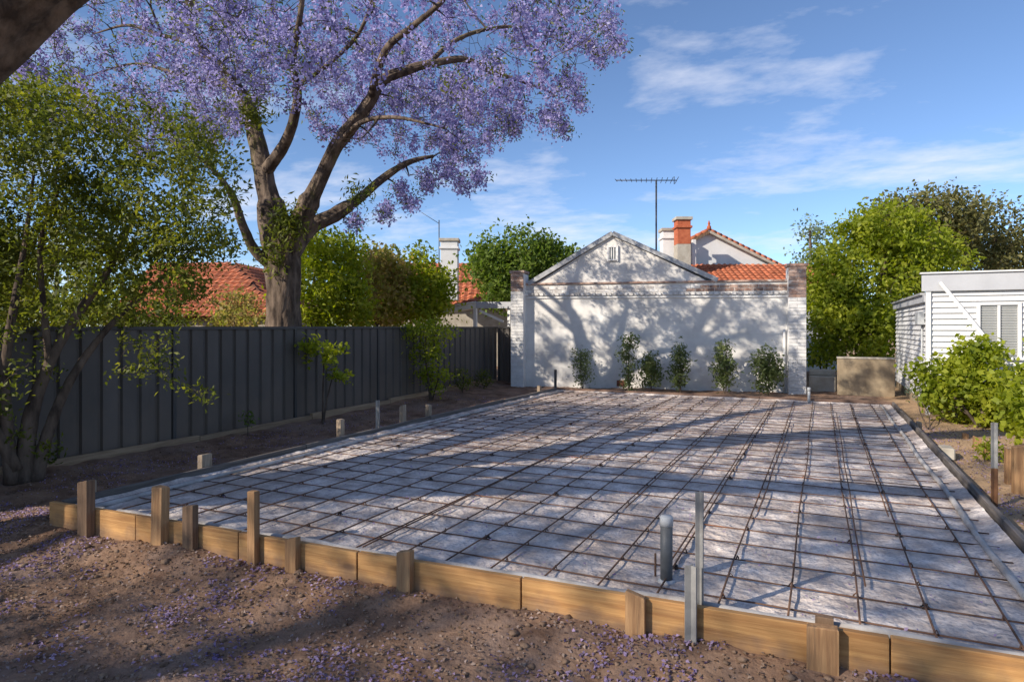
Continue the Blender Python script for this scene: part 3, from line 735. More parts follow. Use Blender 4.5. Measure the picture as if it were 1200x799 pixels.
# ================================================================== FENCE
def fence(name, a, b, label, pw=0.27, zt=1.80, post_every=9, zb=-0.03, topfn=None):
    a, b = Vector((*a, 0)), Vector((*b, 0)); T = (b - a).normalized(); N = Vector((T.y, -T.x, 0)); Ln = (b - a).length
    root = thing(name, (a.x, a.y, 0), label, 'fence')
    k = int(Ln / pw); w = Ln / k
    # one pan of the sheet: a broad flat face with angled returns to the rib at each side
    src = None
    for i in range(k):
        c = a + T * (i + 0.5) * w
        if src is None:
            m = MB(); prof = [(-w / 2 + .001, -0.022), (-w / 2 + 0.022, -0.022), (-w / 2 + 0.040, 0.012), (w / 2 - 0.040, 0.012), (w / 2 - 0.022, -0.022), (w / 2 - .001, -0.022)]
            o_ = c
            ring = [o_ + T * p + N * q for p, q in prof] + [o_ + T * p + N * (q - 0.005) for p, q in reversed(prof)]
            m.prism([Vector((q.x, q.y, zb)) for q in ring], (0, 0, zt - 0.03 - zb))
            src = m.build('panel', 'fence_steel', root)
            # move origin
            for v in src.data.vertices: v.co -= (c - a)
            src.location = c - a
        else: part_copy(src, root, (c - a) + Vector((0, 0, 0.0)))
    m = MB(); m.bar(a + Vector((0, 0, zt - 0.02)), b + Vector((0, 0, zt - 0.02)), 0.062, 0.05, 0.004); m.build('top_rail', 'fence_rail', root)
    m = MB(); m.bar(a - N * .04 + Vector((0, 0, 0.15)), b - N * .04 + Vector((0, 0, 0.15)), 0.03, 0.06); m.build('bottom_rail', 'fence_rail', root)
    for i in range(0, k + 1, post_every):
        c = a + T * i * w
        m = MB(); m.box(c + N * 0.0 + Vector((0, 0, (zt + zb) / 2)), 0.055, 0.075, zt - zb + 0.005, (T, N, Vector((0, 0, 1))), 0.004); m.build('post', 'fence_rail', root)
    return root
fence('metal_fence', (FENX, 1.6), (FENX, 17.0), 'long dark charcoal ribbed metal fence beside the soil strip', zt=1.80)
fence('metal_fence', (FENX + .06, 17.02), (-7.80, 17.02), 'short dark charcoal fence panel closing the gap to the white wall', pw=0.18, post_every=4, zt=1.80)
ed = thing('timber_edging', (FENX + .12, 2, 0), 'tan timber sleepers lying along the foot of the dark fence', 'edging')
yy = 2.0
while yy < 16.5:
    ln = 2.4; m = MB(); zz = ground_z(FENX + .12, yy + 1.2) - 0.005
    m.bar((FENX + 0.11, yy, zz), (FENX + 0.11 + random.uniform(-.01, .01), min(16.7, yy + ln) - 0.01, ground_z(FENX + .12, yy + 2.2) - 0.005), 0.075, 0.16, 0.006)
    m.build('sleeper', 'plinth_timber', ed); yy += ln

# ================================================================== WHITE BRICK WALL WITH GABLE
def wpos(u, v, off=0.0):
    P = on_plane(u, v, WL + WN * off, WN); d = P - WL
    return d.dot(WT), P.z
def WP(s, z, off=0.0): return WL + WT * s + WN * off + Vector((0, 0, z))
garage = thing('white_building', (WL.x, WL.y, 0.0), 'white painted brick building with a gable dappled by branch shadows', 'building')
sA = wpos(607, 400)[0] - 0.14; sB = wpos(945, 400)[0]
zS = 2.62                                     # string course
zP = 2.98                                     # parapet top
def wall_panel(name, poly, depth, mt='painted_brick'):
    """poly in (s,z), face towards the slab, with brick UVs"""
    m = MB(); m.prism([WP(s, z, 0) for s, z in poly], -WN * depth)
    o = m.build(name, mt, garage); uv = o.data.uv_layers.new(name='UVMap')
    for lp in o.data.loops:
        co = o.data.vertices[lp.vertex_index].co; uv.data[lp.index].uv = (co.dot(WT) + co.dot(WN), co.z)
    return o
wall_panel('wall', [(sA + .18, -0.05), (sB - .2, -0.05), (sB - .2, zP), (sA + .18, zP)], 0.30)
gl, gz0 = wpos(622, 333); gr, gz1 = wpos(836, 334); ga, gza = wpos(718, 276)
m = MB(); m.prism([WP(gl, zP - .06, -0.02), WP(gr, zP - .06, -0.02), WP(ga, gza, -0.02)], -WN * 0.25)
g_ = m.build('gable', 'painted_brick', garage); uv = g_.data.uv_layers.new(name='UVMap')
for lp in g_.data.loops:
    co = g_.data.vertices[lp.vertex_index].co; uv.data[lp.index].uv = (co.dot(WT), co.z)
# barge flashings
zl = zP + 0.02
for a, b in ((Vector((gl - .06, zl, 0)), Vector((ga, gza + .05, 0))), (Vector((ga, gza + .05, 0)), Vector((gr + .1, zl, 0)))):
    m = MB(); A, B = WP(a.x, a.y, 0.03), WP(b.x, b.y, 0.03)
    up = (B - A).normalized().cross(WN); up = up if up.z > 0 else -up
    m.box8([A + WN * .03 - up * .05, B + WN * .03 - up * .05, B - WN * .3 - up * .05, A - WN * .3 - up * .05, A + WN * .03 + up * .07, B + WN * .03 + up * .07, B - WN * .3 + up * .07, A - WN * .3 + up * .07])
    m.build('barge_flashing', 'roof_iron', garage)
# iron roof behind the gable
for e, sgn in ((gl, -1), (gr, 1)):
    m = MB(); A, B = WP(e + sgn * .05, zP + .01, -0.3), WP(ga, gza + .05, -0.3); D = -WN * 7.0
    m.add([A, B, B + D, A + D, A - Vector((0, 0, .03)), B - Vector((0, 0, .03)), B + D - Vector((0, 0, .03)), A + D - Vector((0, 0, .03))],
          [(0, 1, 2, 3), (7, 6, 5, 4), (0, 4, 5, 1), (2, 6, 7, 3), (1, 5, 6, 2), (0, 3, 7, 4)]); m.build('roof', 'roof_iron', garage)
m = MB(); m.prism([WP(sA + .18, -.05, -0.31), WP(sB - .2, -.05, -.31), WP(sB - .2, zP - .25, -.31), WP(sA + .18, zP - .25, -.31)], -WN * 7); m.build('body', 'white_paint', garage)
# projecting string courses and dentil bricks
m = MB(); m.bar(WP(sA + .185, zS, 0.012), WP(sB - .205, zS - .05, 0.012), 0.05, 0.045, 0.005); m.build('string_course', 'white_paint', garage)
m = MB(); m.bar(WP(sA + .185, zP + .02, -0.03), WP(sB - .205, zP - 0.01, -0.03), 0.16, 0.05, 0.006); m.build('coping', 'old_brick', garage)
bs = MB(); bs.box(WP(0, 0), 0.10, 0.11, 0.070, (WT, WN, Vector((0, 0, 1))), 0.004)
src = None; s = sA + .26; nb = 0
while s < sB - .28:
    loc = WP(s, zS + 0.085 - .05 * (s - sA) / 7.4, 0.02) - Vector(garage.location)
    if src is None:
        src = bs.build('brick', 'patchy_brick', garage); src.location = (0, 0, 0)
        base = WP(0, 0) - Vector(garage.location)
        for v in src.data.vertices: v.co -= base
        src.location = loc
    else: part_copy(src, garage, loc + Vector((0, 0, random.uniform(-.004, .004))) )
    s += 0.145; nb += 1
bm_ = MB(); bm_.box(WP(0, 0), 0.226, 0.11, 0.074, (WT, WN, Vector((0, 0, 1))), 0.004)
src2 = bm_.build('brick', 'patchy_brick', garage)
for v in src2.data.vertices: v.co -= (WP(0, 0) - Vector(garage.location))
src3 = bm_.build('brick', 'old_brick', garage)
for v in src3.data.vertices: v.co -= (WP(0, 0) - Vector(garage.location))
first = True; first3 = True
for row in range(2):        # bare courses under the coping
    s = sA + .32 + row * 0.12
    while s < sB - .34:
        loc = WP(s, zS + 0.172 + row * 0.086 - .04 * (s - sA) / 7.4, -0.040 + random.uniform(-.004, .004)) - Vector(garage.location)
        if s > 0.60 * WLEN + row * .4:
            if first3: src3.location = loc; first3 = False
            else: part_copy(src3, garage, loc)
        elif first: src2.location = loc; first = False
        else: part_copy(src2, garage, loc)
        s += 0.238
# piers of stacked bricks
def pier(s0, s1, zt, label, bare):
    pr = MB(); w = s1 - s0; pj = 0.27
    pr.prism([WP(s0, -.05, pj - .012), WP(s1, -.05, pj - .012), WP(s1, zt - .02, pj - .012), WP(s0, zt - .02, pj - .012)], -WN * (pj + .25))
    po = pr.build('pier', 'white_paint', garage); o0 = world_loc(po)
    hb = 0.086; k = int(zt / hb)
    data = {}
    for i in range(k + 1):
        z = zt - 0.04 - i * hb
        if z < 0.05: break
        mt = 'old_brick' if i < bare else 'white_brick'
        lay = [(0.5, w - .004)] if i % 2 == 0 else [(0.25, w / 2 - .006), (0.75, w / 2 - .006)]
        for f, bw in lay:
            key = (mt, round(bw, 3))
            pos = WP(s0 + w * f, z, pj - 0.05)
            if key not in data:
                b_ = MB(); b_.box(pos, bw, 0.11, 0.078, (WT, WN, Vector((0, 0, 1))), 0.004); o = b_.build('brick', mt, po)
                for v in o.data.vertices: v.co -= (pos - o0)
                o.location = pos - o0; data[key] = o
            else: part_copy(data[key], po, pos - o0 + WN * random.uniform(-.004, .004))
    for j, (ov, zz) in enumerate(((0.03, zt + .035),)):
        c_ = MB(); c_.box(WP((s0 + s1) / 2, zz, pj - .25 - 0.0), w + 2 * ov, 0.56, 0.07, (WT, WN, Vector((0, 0, 1))), 0.006); c_.build('cap', 'old_brick', po)
mat('white_brick', (0.58, 0.565, 0.54), (0.74, 0.73, 0.71), 0.85, 3, vary=0.08, bump=0.3, c3=(0.42, 0.36, 0.31), s3=3, r3=(0.6, 0.75))
pzl = wpos(607, 320, .27); pzr = wpos(934, 312, .27)
pier(wpos(598.5, 400, .27)[0], wpos(613.5, 400, .27)[0], pzl[1], 'left', 6)
pier(wpos(924, 400, .27)[0], wpos(945, 400, .27)[0], pzr[1], 'right', 9)
# louvred vent in the gable
vs_, vz = wpos(718, 297); vw = 0.26; vh = 0.36
vent = MB(); vent.box(WP(vs_, vz, 0.0), vw, 0.04, vh, (WT, WN, Vector((0, 0, 1)))); vo = vent.build('vent', 'glass_dark', garage)
for dxv, dzv, w_, h_ in ((-vw / 2, 0, .035, vh + .07), (vw / 2, 0, .035, vh + .07), (0, vh / 2, vw, .035), (0, -vh / 2, vw, .035)):
    m = MB(); m.box(WP(vs_ + dxv, vz + dzv, 0.02), w_, 0.05, h_, (WT, WN, Vector((0, 0, 1)))); m.build('frame', 'white_paint', vo)
for k in range(4):
    m = MB(); m.box(WP(vs_ - vw / 2 + (k + .5) * vw / 4, vz, 0.028), 0.024, 0.012, vh - .02, (WT, WN, Vector((0, 0, 1)))); m.build('slat', 'white_paint', vo)
# downpipe
ds, dz_ = wpos(922, 386, 0.05)
m = MB(); m.tube([WP(ds - .06, 0.1, 0.06), WP(ds - .06, dz_, 0.06)], 0.03, 10); m.build('downpipe', 'pole_white', garage)
# small terracotta vent low on the wall
bs_, bz = wpos(728, 453, 0.0)
m = MB(); m.box(WP(bs_, 0.28, 0.0), 0.24, 0.03, 0.16, (WT, WN, Vector((0, 0, 1)))); m.build('air_brick', 'roof_under', garage)

# antenna on the iron roof
ant = thing('television_antenna', at(769, 300, 20.5), 'thin metal television antenna on a mast above the white gable roof', 'antenna')
AZ = 20.5
m = MB(); m.tube([at(769, 312, AZ), at(769, 211, AZ)], 0.028, 6); m.build('mast', 'dark_metal', ant)
a, b = at(722, 211.5, AZ), at(793, 211.5, AZ)
m = MB(); m.tube([a, b], 0.016, 6); bo = m.build('boom', 'dark_metal', ant)
for k in range(13):
    f = k / 12; c = a.lerp(b, f); ln = 0.16 + 0.30 * f
    m = MB(); dd = Vector((-SY, CY, 0)) * ln + Vector((CY, SY, 0)) * 0.06
    m.tube([c - dd, c + dd], 0.010, 5); m.build('element', 'dark_metal', bo)
m = MB(); c = at(790, 211.5, AZ); m.tube([c + Vector((0, 0, .12)), c - Vector((0, 0, .12))], 0.012, 5); m.build('reflector', 'dark_metal', bo)

# ================================================================== TILED HOUSES BEHIND
RIGHT = Vector((CY, SY, 0)); FWD = Vector((-SY, CY, 0)); UP = Vector((0, 0, 1))
tile_mesh = {}
def tile_slope(root, A, B, C, D, tw=0.26, th=0.30, limit=300):
    """A,B bottom left/right; C,D top right/left. tiles are parts"""
    m = MB(); n_ = (B - A).cross(D - A).normalized(); n_ = n_ if n_.z > 0 else -n_
    m.prism([A, B, C, D], -n_ * 0.08); roof = m.build('roof', 'roof_under', root)
    X = (B - A).normalized(); Y = n_.cross(X); Hh = (D - A).dot(Y)
    rows = max(1, int(round(abs(Hh) / th))); th = abs(Hh) / rows; cnt = 0
    key = (round(tw, 3), round(th, 3), round(X.x, 3), round(Y.z, 3))
    o0 = world_loc(roof)
    src = None; extra = MB()
    def shape(mb_, P):
        prof = [(0, .0), (tw * .25, .035), (tw * .5, .045), (tw * .75, .02), (tw * 1.03, .0)]
        lo = [P + X * a - Y * 0.03 + n_ * (b + .045) for a, b in prof]; hi = [P + X * a + Y * (th * 1.02) + n_ * (b + .006) for a, b in prof]
        lo2 = [q - n_ * .03 for q in lo]
        k = len(prof)
        mb_.add(lo + hi + lo2, [(i, i + 1, k + i + 1, k + i) for i in range(k - 1)] + [(2 * k + i, 2 * k + i + 1, i + 1, i) for i in range(k - 1)])
    for r in range(rows):
        f0 = (r + 0.5) / rows
        L_ = A.lerp(D, f0); R_ = B.lerp(C, f0); base = A + Y * (r * th)
        x0 = (L_ - A).dot(X); x1 = (R_ - A).dot(X); x = math.floor(x0 / tw) * tw
        if x < x0 - .02: x += tw
        while x + tw <= x1 + 0.05:
            P = base + X * x
            if cnt < limit:
                if src is None:
                    t_ = MB(); shape(t_, P); src = t_.build('tile', 'roof_tile', roof)
                    for v in src.data.vertices: v.co -= (P - o0)
                    src.location = P - o0
                else: part_copy(src, roof, P - o0 + n_ * random.uniform(0, .008))
            else: shape(extra, P)
            cnt += 1; x += tw
    if extra.v: tag(extra.build('tiles', 'roof_tile', roof), kind='stuff')
    return roof
def chimney(root, u0, u1, vt, vb, Z, mt, band=None, pot=False):
    a, b = at(u0, vt, Z), at(u1, vt, Z); w = (b - a).length; zb = at(u0, vb, Z).z; c = (a + b) / 2; zt = c.z
    ax = (RIGHT, FWD, UP)
    ch = None
    if band:
        zb1 = CH + (HV - band) / FPX * Z
        m = MB(); m.box(Vector((c.x, c.y, (zb + zb1) / 2)), w, w, zb1 - zb, ax, .01); ch = m.build('chimney', 'cement', root)
        m = MB(); m.box(Vector((c.x, c.y, (zt + zb1) / 2)), w - .01, w - .01, zt - zb1 - .002, ax, .01); m.build('shaft', mt, ch)
    else:
        m = MB(); m.box(Vector((c.x, c.y, (zb + zt) / 2)), w, w, zt - zb, ax, .01); ch = m.build('chimney', mt, root)
    m = MB(); m.box(Vector((c.x, c.y, zt - 0.30)), w + .10, w + .10, 0.09, ax, .01); m.build('band', mt, ch)
    m = MB(); m.box(Vector((c.x, c.y, zt + 0.03)), w + .12, w + .12, 0.12, ax, .01); m.build('cap', 'cement', ch)
    if pot:
        for dxp in (-.12, .12):
            m = MB(); q = c + RIGHT * dxp; m.tube([Vector((q.x, q.y, zt + .08)), Vector((q.x, q.y, zt + .22)), Vector((q.x, q.y, zt + .24))], [.08, .065, .075], 10); m.build('pot', 'red_brick', ch)
    return ch
# front skillion with terracotta tiles, right behind the parapet
hz = thing('tiled_house', at(850, 383 + FPX * 1.7 / 27, 27), 'red terracotta tiled house with a white gable behind the white wall', 'house')
A, B, C, D = at(800, 342, 24), at(985, 342, 24), at(985, 310.5, 26.6), at(800, 310.5, 26.6)
tile_slope(hz, A, B, C, D, 0.23, 0.27)
m = MB(); w0 = at(790, 343, 24.25); w1 = at(985, 343, 24.25)
m.prism([Vector((w0.x, w0.y, .1)), Vector((w1.x, w1.y, .1)), Vector((w1.x, w1.y, w1.z - .06)), Vector((w0.x, w0.y, w0.z - .06))], FWD * 2.2); m.build('wall', 'house_white', hz)
GZ = 26.9
ap, lw, rw = at(830, 273, GZ), at(742, 318, GZ), at(912, 314, GZ)
m = MB(); m.prism([Vector((lw.x, lw.y, .1)), Vector((rw.x, rw.y, .1)), rw, ap, lw], FWD * 6); gw = m.build('gable_wall', 'house_white', hz)
m = MB(); q0, q1 = at(857.5, 284, GZ - .015), at(857.5, 309, GZ - .015); m.bar(q0, q1, 0.03, 0.03); m.build('batten', 'white_paint', gw)
for e, nm in ((rw, 'r'), (lw, 'l')):
    k = 14; out = (e - ap).normalized(); e2 = e + out * 0.35; up = FWD.cross(out); up = up if up.z > 0 else -up
    m = MB(); m.bar(ap - FWD * .10 + up * .02, e2 - FWD * .10 + up * .02, 0.22, 0.10, 0.0, up=up); m.build('barge_board', 'dark_timber' if nm == 'l' else 'cement', hz)
    for i in range(k):
        P0 = (ap + up * .10).lerp(e2 + up * .10, i / k) - FWD * .08; P1 = (ap + up * .10).lerp(e2 + up * .10, (i + .96) / k) - FWD * .08
        m = MB(); m.tube([P0, P1], [0.085, 0.105], 8); m.build('tile', 'roof_tile', hz)
    m = MB(); n_ = up
    m.prism([ap + up * .04 + FWD * .02, e2 + up * .04 + FWD * .02, e2 + up * .04 + FWD * 6.2, ap + up * .04 + FWD * 6.2], up * 0.05); m.build('roof', 'roof_tile', hz)
m = MB(); m.tube([ap - FWD * .1 + UP * .1, ap - FWD * .1 + UP * .25, ap - FWD * .1 + UP * .3, ap - FWD * .1 + UP * .36, ap - FWD * .1 + UP * .5], [.10, .09, .04, .06, .015], 8); m.build('finial', 'red_brick', hz)
m = MB(); q0, q1 = at(813, 281, GZ - .3), at(813, 318, GZ - .3); m.box((q0 + q1) / 2, 0.16, 0.16, (q0 - q1).length, (RIGHT, FWD, UP), .01); m.build('corner_post', 'house_white', hz)
chimney(hz, 791.5, 807.5, 258, 330, 25.4, 'red_brick', band=287, pot=False)
chimney(hz, 775, 790, 271, 330, 26.2, 'white_paint')

# house on the left with hipped red roof, seen through the trees
hl = thing('tiled_house', at(262, 383 + FPX * 1.7 / 21, 21), 'red roofed house glimpsed through leaves behind the dark fence', 'house')
A, B, C, D = at(120, 373, 20.5), at(330, 371, 20.5), at(275, 309, 24), at(180, 309, 24)
tile_slope(hl, A, B, C, D, 0.26, 0.30, 260)
m = MB(); m.prism([at(122, 371, 20.7) * 1, at(328, 371, 20.7), at(328, 450, 20.7), at(122, 450, 20.7)], FWD * 5); m.build('wall', 'cement', hl)
tile_slope(hl, at(331, 371, 20.5), at(331, 371, 20.5) + FWD * 7 + RIGHT * .1, at(276, 309, 24) + FWD * 3.2, at(276, 309, 24), 0.26, 0.30, 30)
# chimney house further along
hc = thing('tiled_house', at(545, 383 + FPX * 1.7 / 28, 28), 'house with a tall white chimney on a red roof beyond the carport', 'house')
A, B, C, D = at(440, 358, 27), at(600, 358, 27), at(600, 309, 30.5), at(440, 309, 30.5)
tile_slope(hc, A, B, C, D, 0.27, 0.32, 300)
m = MB(); m.prism([at(445, 359, 27.3), at(596, 359, 27.3), at(596, 440, 27.3), at(445, 440, 27.3)], FWD * 5); m.build('wall', 'cement', hc)
chimney(hc, 517.5, 537, 283, 352, 26.4, 'house_white')
# thin aerial there
m = MB(); m.tube([at(514.5, 330, 27), at(514.5, 258, 27)], 0.022, 5); m.tube([at(514.5, 262, 27), at(494, 249, 27)], 0.012, 5); m.build('aerial', 'dark_metal', hc)

# carport beyond the fence
cp = thing('carport', at(560, 383 + FPX * 1.7 / 20, 20), 'white framed carport roof rising above the corner of the dark fence', 'carport')
a, b, c = at(440, 377, 20.4), at(558, 357.5, 20), at(602, 357.5, 19.6)
m = MB(); m.bar(a, b, 0.06, 0.16, .006); m.build('rafter', 'pole_white', cp)
m = MB(); m.bar(b, c, 0.06, 0.20, .006); m.build('header', 'fascia_grey', cp)
m = MB(); m.bar(a + UP * .10 - FWD * .05, b + UP * .10 - FWD * .05, 0.20, 0.035); m.build('flashing', 'house_white', cp)
m = MB(); m.bar(a + FWD * 1.6 + UP * .05, b + FWD * 1.6 + UP * .05, 3.0, 0.04); m.build('roof', 'roof_iron', cp)
for u, vt, vb, Z in ((557, 358, 436, 20.05), (597, 358, 436, 19.75), (445, 378, 436, 20.35)):
    m = MB(); p0, p1 = at(u, vt, Z), at(u, vb, Z); p1.z = 0.05; m.bar(p1, p0, 0.10, 0.10, .005, up=(1, 0, 0)); m.build('post', 'pole_white', cp)
m = MB(); m.bar(at(562, 364, 20), at(590, 377, 19.8), 0.05, 0.07); m.build('brace', 'pole_white', cp)

# ================================================================== WEATHERBOARD HOUSE ON THE RIGHT
wb = thing('weatherboard_house', (1.85, 14.5, 0.1), 'low white weatherboard house with a grey fascia and a slatted window', 'house')
HX, HY = 1.83, 14.5; HX1 = 5.2; HY1 = 20.5; zF = 2.80; zW = 2.42
m = MB(); m.prism([(HX + .05, HY + .05, 0), (HX1, HY + .05, 0), (HX1, HY + .28, 0), (HX + .05, HY + .28, 0)], (0, 0, zF - 0.05)); m.build('core', 'house_white', wb)
m = MB(); m.prism([(HX + .05, HY + .28, 0), (HX1, HY + .28, 0), (HX1, HY1, 0), (HX + .05, HY1, 0)], (0, 0, zW - .15)); m.build('rear_core', 'house_white', wb)
pitch = 0.107
def boards(a, b, z0, z1, N, skip=None):
    a, b = Vector(a), Vector(b); X = (b - a).normalized(); z = z0; srcs = {}
    while z + pitch * .5 < z1:
        spans = [(0, (b - a).length)]
        if skip and skip[2] - .02 < z + pitch / 2 < skip[3] + .02: spans = [(0, skip[0]), (skip[1], (b - a).length)]
        for s0, s1 in spans:
            key = (round(s0, 3), round(s1, 3)); loc = Vector((0, 0, z - z0))
            if key not in srcs:
                p, q = a + X * s0, a + X * s1
                m = MB(); lo, hi = 0.055, 0.012
                m.box8([p + UP * z, q + UP * z, q + UP * z + N * lo, p + UP * z + N * lo, p + UP * (z + pitch + .01), q + UP * (z + pitch + .01), q + UP * (z + pitch + .01) + N * hi, p + UP * (z + pitch + .01) + N * hi])
                bm2 = bmesh.new(); o = m.build('weatherboard', 'house_white', wb)
                bm2.from_mesh(o.data); bmesh.ops.recalc_face_normals(bm2, faces=bm2.faces); bm2.to_mesh(o.data); bm2.free()
                srcs[key] = (o, z)
            else: part_copy(srcs[key][0], wb, (0, 0, z - srcs[key][1]))
        z += pitch
w0 = on_y(1144, 356, HY); w1 = on_y(1197, 419, HY)
boards((HX + .02, HY + .045, 0), (HX1, HY + .045, 0), 0.35, zF - 0.33, Vector((0, -1, 0)), (w0.x - HX - .02, w1.x - HX - .02, w1.z, w0.z))
boards((HX + .045, HY + .06, 0), (HX + .045, HY1, 0), 0.35, zW - .13, Vector((-1, 0, 0)))
m = MB(); m.box((HX + .05, HY + 3, 0.2), 0.06, 6.1, 0.34); m.build('base_board', 'tan_render', wb)
m = MB(); m.box((HX + 1.8, HY + .04, 0.2), 3.4, 0.06, 0.34); m.build('base_board', 'tan_render', wb)
m = MB(); m.box(((HX + HX1) / 2 - .04, HY - .03, zF - .165), HX1 - HX + .14, 0.07, 0.33, None, .004); m.build('fascia', 'fascia_grey', wb)
m = MB(); m.box(((HX + HX1) / 2 - .04, HY - .045, zF + .012), HX1 - HX + .2, 0.12, 0.03, None, .003); m.build('cap_flashing', 'house_white', wb)
m = MB(); m.box((HX - .025, HY + 1.6, zF - .165), 0.06, 3.15, 0.33, None, .004); m.build('side_fascia', 'fascia_grey', wb) if False else None
m = MB(); m.box((HX - .0, HY - .0, (zF - .05) / 2), 0.085, 0.085, zF - .05, None, .006); m.build('corner_board', 'house_white', wb)
m = MB(); m.box((HX - .01, (HY + HY1) / 2 + .1, zW - .07), 0.09, HY1 - HY, 0.15, None, .004); m.build('gutter', 'fascia_grey', wb)
m = MB(); m.box((HX + 1.6, (HY + .3 + HY1) / 2, zW + .02), 3.4, HY1 - HY - .3, 0.04); m.build('roof', 'roof_iron', wb)
m = MB(); m.box(((HX + HX1) / 2, HY + .13, zF + .0), HX1 - HX - .1, 0.28, 0.03); m.build('parapet_cap', 'roof_iron', wb)
# window
wx0, wx1, wz0, wz1 = w0.x, w1.x, w1.z, w0.z
wr = MB(); wr.box(((wx0 + wx1) / 2, HY + .035, (wz0 + wz1) / 2), wx1 - wx0, 0.03, wz1 - wz0); win = wr.build('window', 'glass_dark', wb)
for cx, cz, w_, h_ in ((wx0 + .03, (wz0 + wz1) / 2, .06, wz1 - wz0 + .06), (wx1 - .03, (wz0 + wz1) / 2, .06, wz1 - wz0 + .06), ((wx0 + wx1) / 2, wz1, wx1 - wx0 - .12, .06), ((wx0 + wx1) / 2 - .0, (wz0 + wz1) / 2, .045, wz1 - wz0 - .07)):
    m = MB(); m.box((cx, HY - .005, cz), w_, 0.07, h_, None, .004); m.build('frame', 'house_white', win)
m = MB(); m.box(((wx0 + wx1) / 2, HY - .015, wz0 - .02), wx1 - wx0 + .06, 0.10, .05, None, .004); m.build('sill', 'house_white', win)
ns = 19
for hx0, hx1 in ((wx0 + .065, (wx0 + wx1) / 2 - .028), ((wx0 + wx1) / 2 + .028, wx1 - .065)):
    srcb = None
    for k in range(ns):
        zz = wz0 + .04 + (k + .5) * (wz1 - wz0 - .08) / ns
        if srcb is None:
            m = MB(); m.box(((hx0 + hx1) / 2, HY + .008, zz), hx1 - hx0, 0.006, 0.040, (Vector((1, 0, 0)), Vector((0, .8, .6)), Vector((0, -.6, .8)))); srcb = m.build('slat', 'blind', win); z00 = zz
        else: part_copy(srcb, win, (0, 0, zz - z00))
# meter box and conduit on the side wall
q = on_x(1082, 373, HX)
m = MB(); m.box((HX - .06, q.y, q.z), 0.12, 0.40, 0.26, None, .01); mb_ = m.build('meter_box', 'grey_plastic', wb)
m = MB(); m.tube([(HX - .03, q.y - .05, q.z - .12), (HX - .03, q.y - .05, 0.4)], 0.018, 8); m.build('conduit', 'grey_plastic', wb)
# leaning pole
p0 = on_y(1102, 331, HY - .10); p1 = on_y(1198, 449, HY - .75)
dd = (p1 - p0).normalized(); p1 = p1 + dd * ((p1.z - 0.12) / -dd.z) 
m = MB(); m.tube([p0, p1], 0.034, 10)
tag(m.build('leaning_pole', 'pole_white', origin=p1), 'slim white pole leaning diagonally across the weatherboard front', 'pole')

# low tan wall and dark gap at the back
tw_ = thing('low_wall', (0.38, 17.9, 0.1), 'low tan rendered wall between the white wall and the weatherboard house', 'wall')
a, b = on_y(981, 420, 17.9), on_y(1049, 416, 17.9)
m = MB(); m.box(((a.x + b.x) / 2 - .0, 18.0, a.z / 2), b.x - a.x, 0.2, a.z, None, .01); m.build('wall_face', 'tan_render', tw_)
m = MB(); m.box(((a.x + b.x) / 2, 18.0, a.z + .02), b.x - a.x + .02, 0.24, 0.045, None, .008); m.build('coping', 'cement', tw_)
st = thing('stone_step', (0.05, 18.6, .1), 'grey concrete step in the gap beside the white wall', 'step')
m = MB(); m.box((0.02, 18.9, 0.3), 0.62, 0.8, 0.45, None, .015); m.build('riser', 'cement', st)
m = MB(); m.box((0.02, 19.05, 0.60), 0.62, 0.5, 0.14, None, .015); m.build('tread', 'cement', st)

# right hand strip: stubby pegs, grey block
pegs = [(1108, 497, .07), (1119, 502, .07), (1131, 507, .075), (1145, 512, .09), (1156, 519, .08), (1183, 528, .085), (1194, 524, .11)]
for i, (u, vt, w) in enumerate(pegs):
    p = on_x(u, vt, 2.02 if i < 5 else 1.93)
    if i < 5: tag(stake(p.x, p.y, p.z, w, w, 'pine_stake', 'stubby pine peg in the row edging the leafy bushes', group='stubby pegs edging the bushes'))
    else: stake(p.x, p.y, p.z + .02, w, w, 'pine_stake', ('slim' if i == 5 else 'broad') + ' upright pine post below the bushes beside the rusty picket', group='pine posts below the bushes')
p = on_x(1112, 536, 1.5)
m = MB(); m.box((1.52, 10.4, 0.11), 0.16, 0.3, 0.16, None, .015)
tag(m.build('concrete_block', 'cement', origin=(1.52, 10.4, 0.03)), 'small grey concrete block on the soil outside the slab', 'block')
p = on_x(1077, 494, FX1 + .12)
stake(p.x, p.y, p.z, .07, .09, 'weathered_stake', 'pale peg outside the slab boards near the weatherboard house', group='pegs beside the grey formwork')

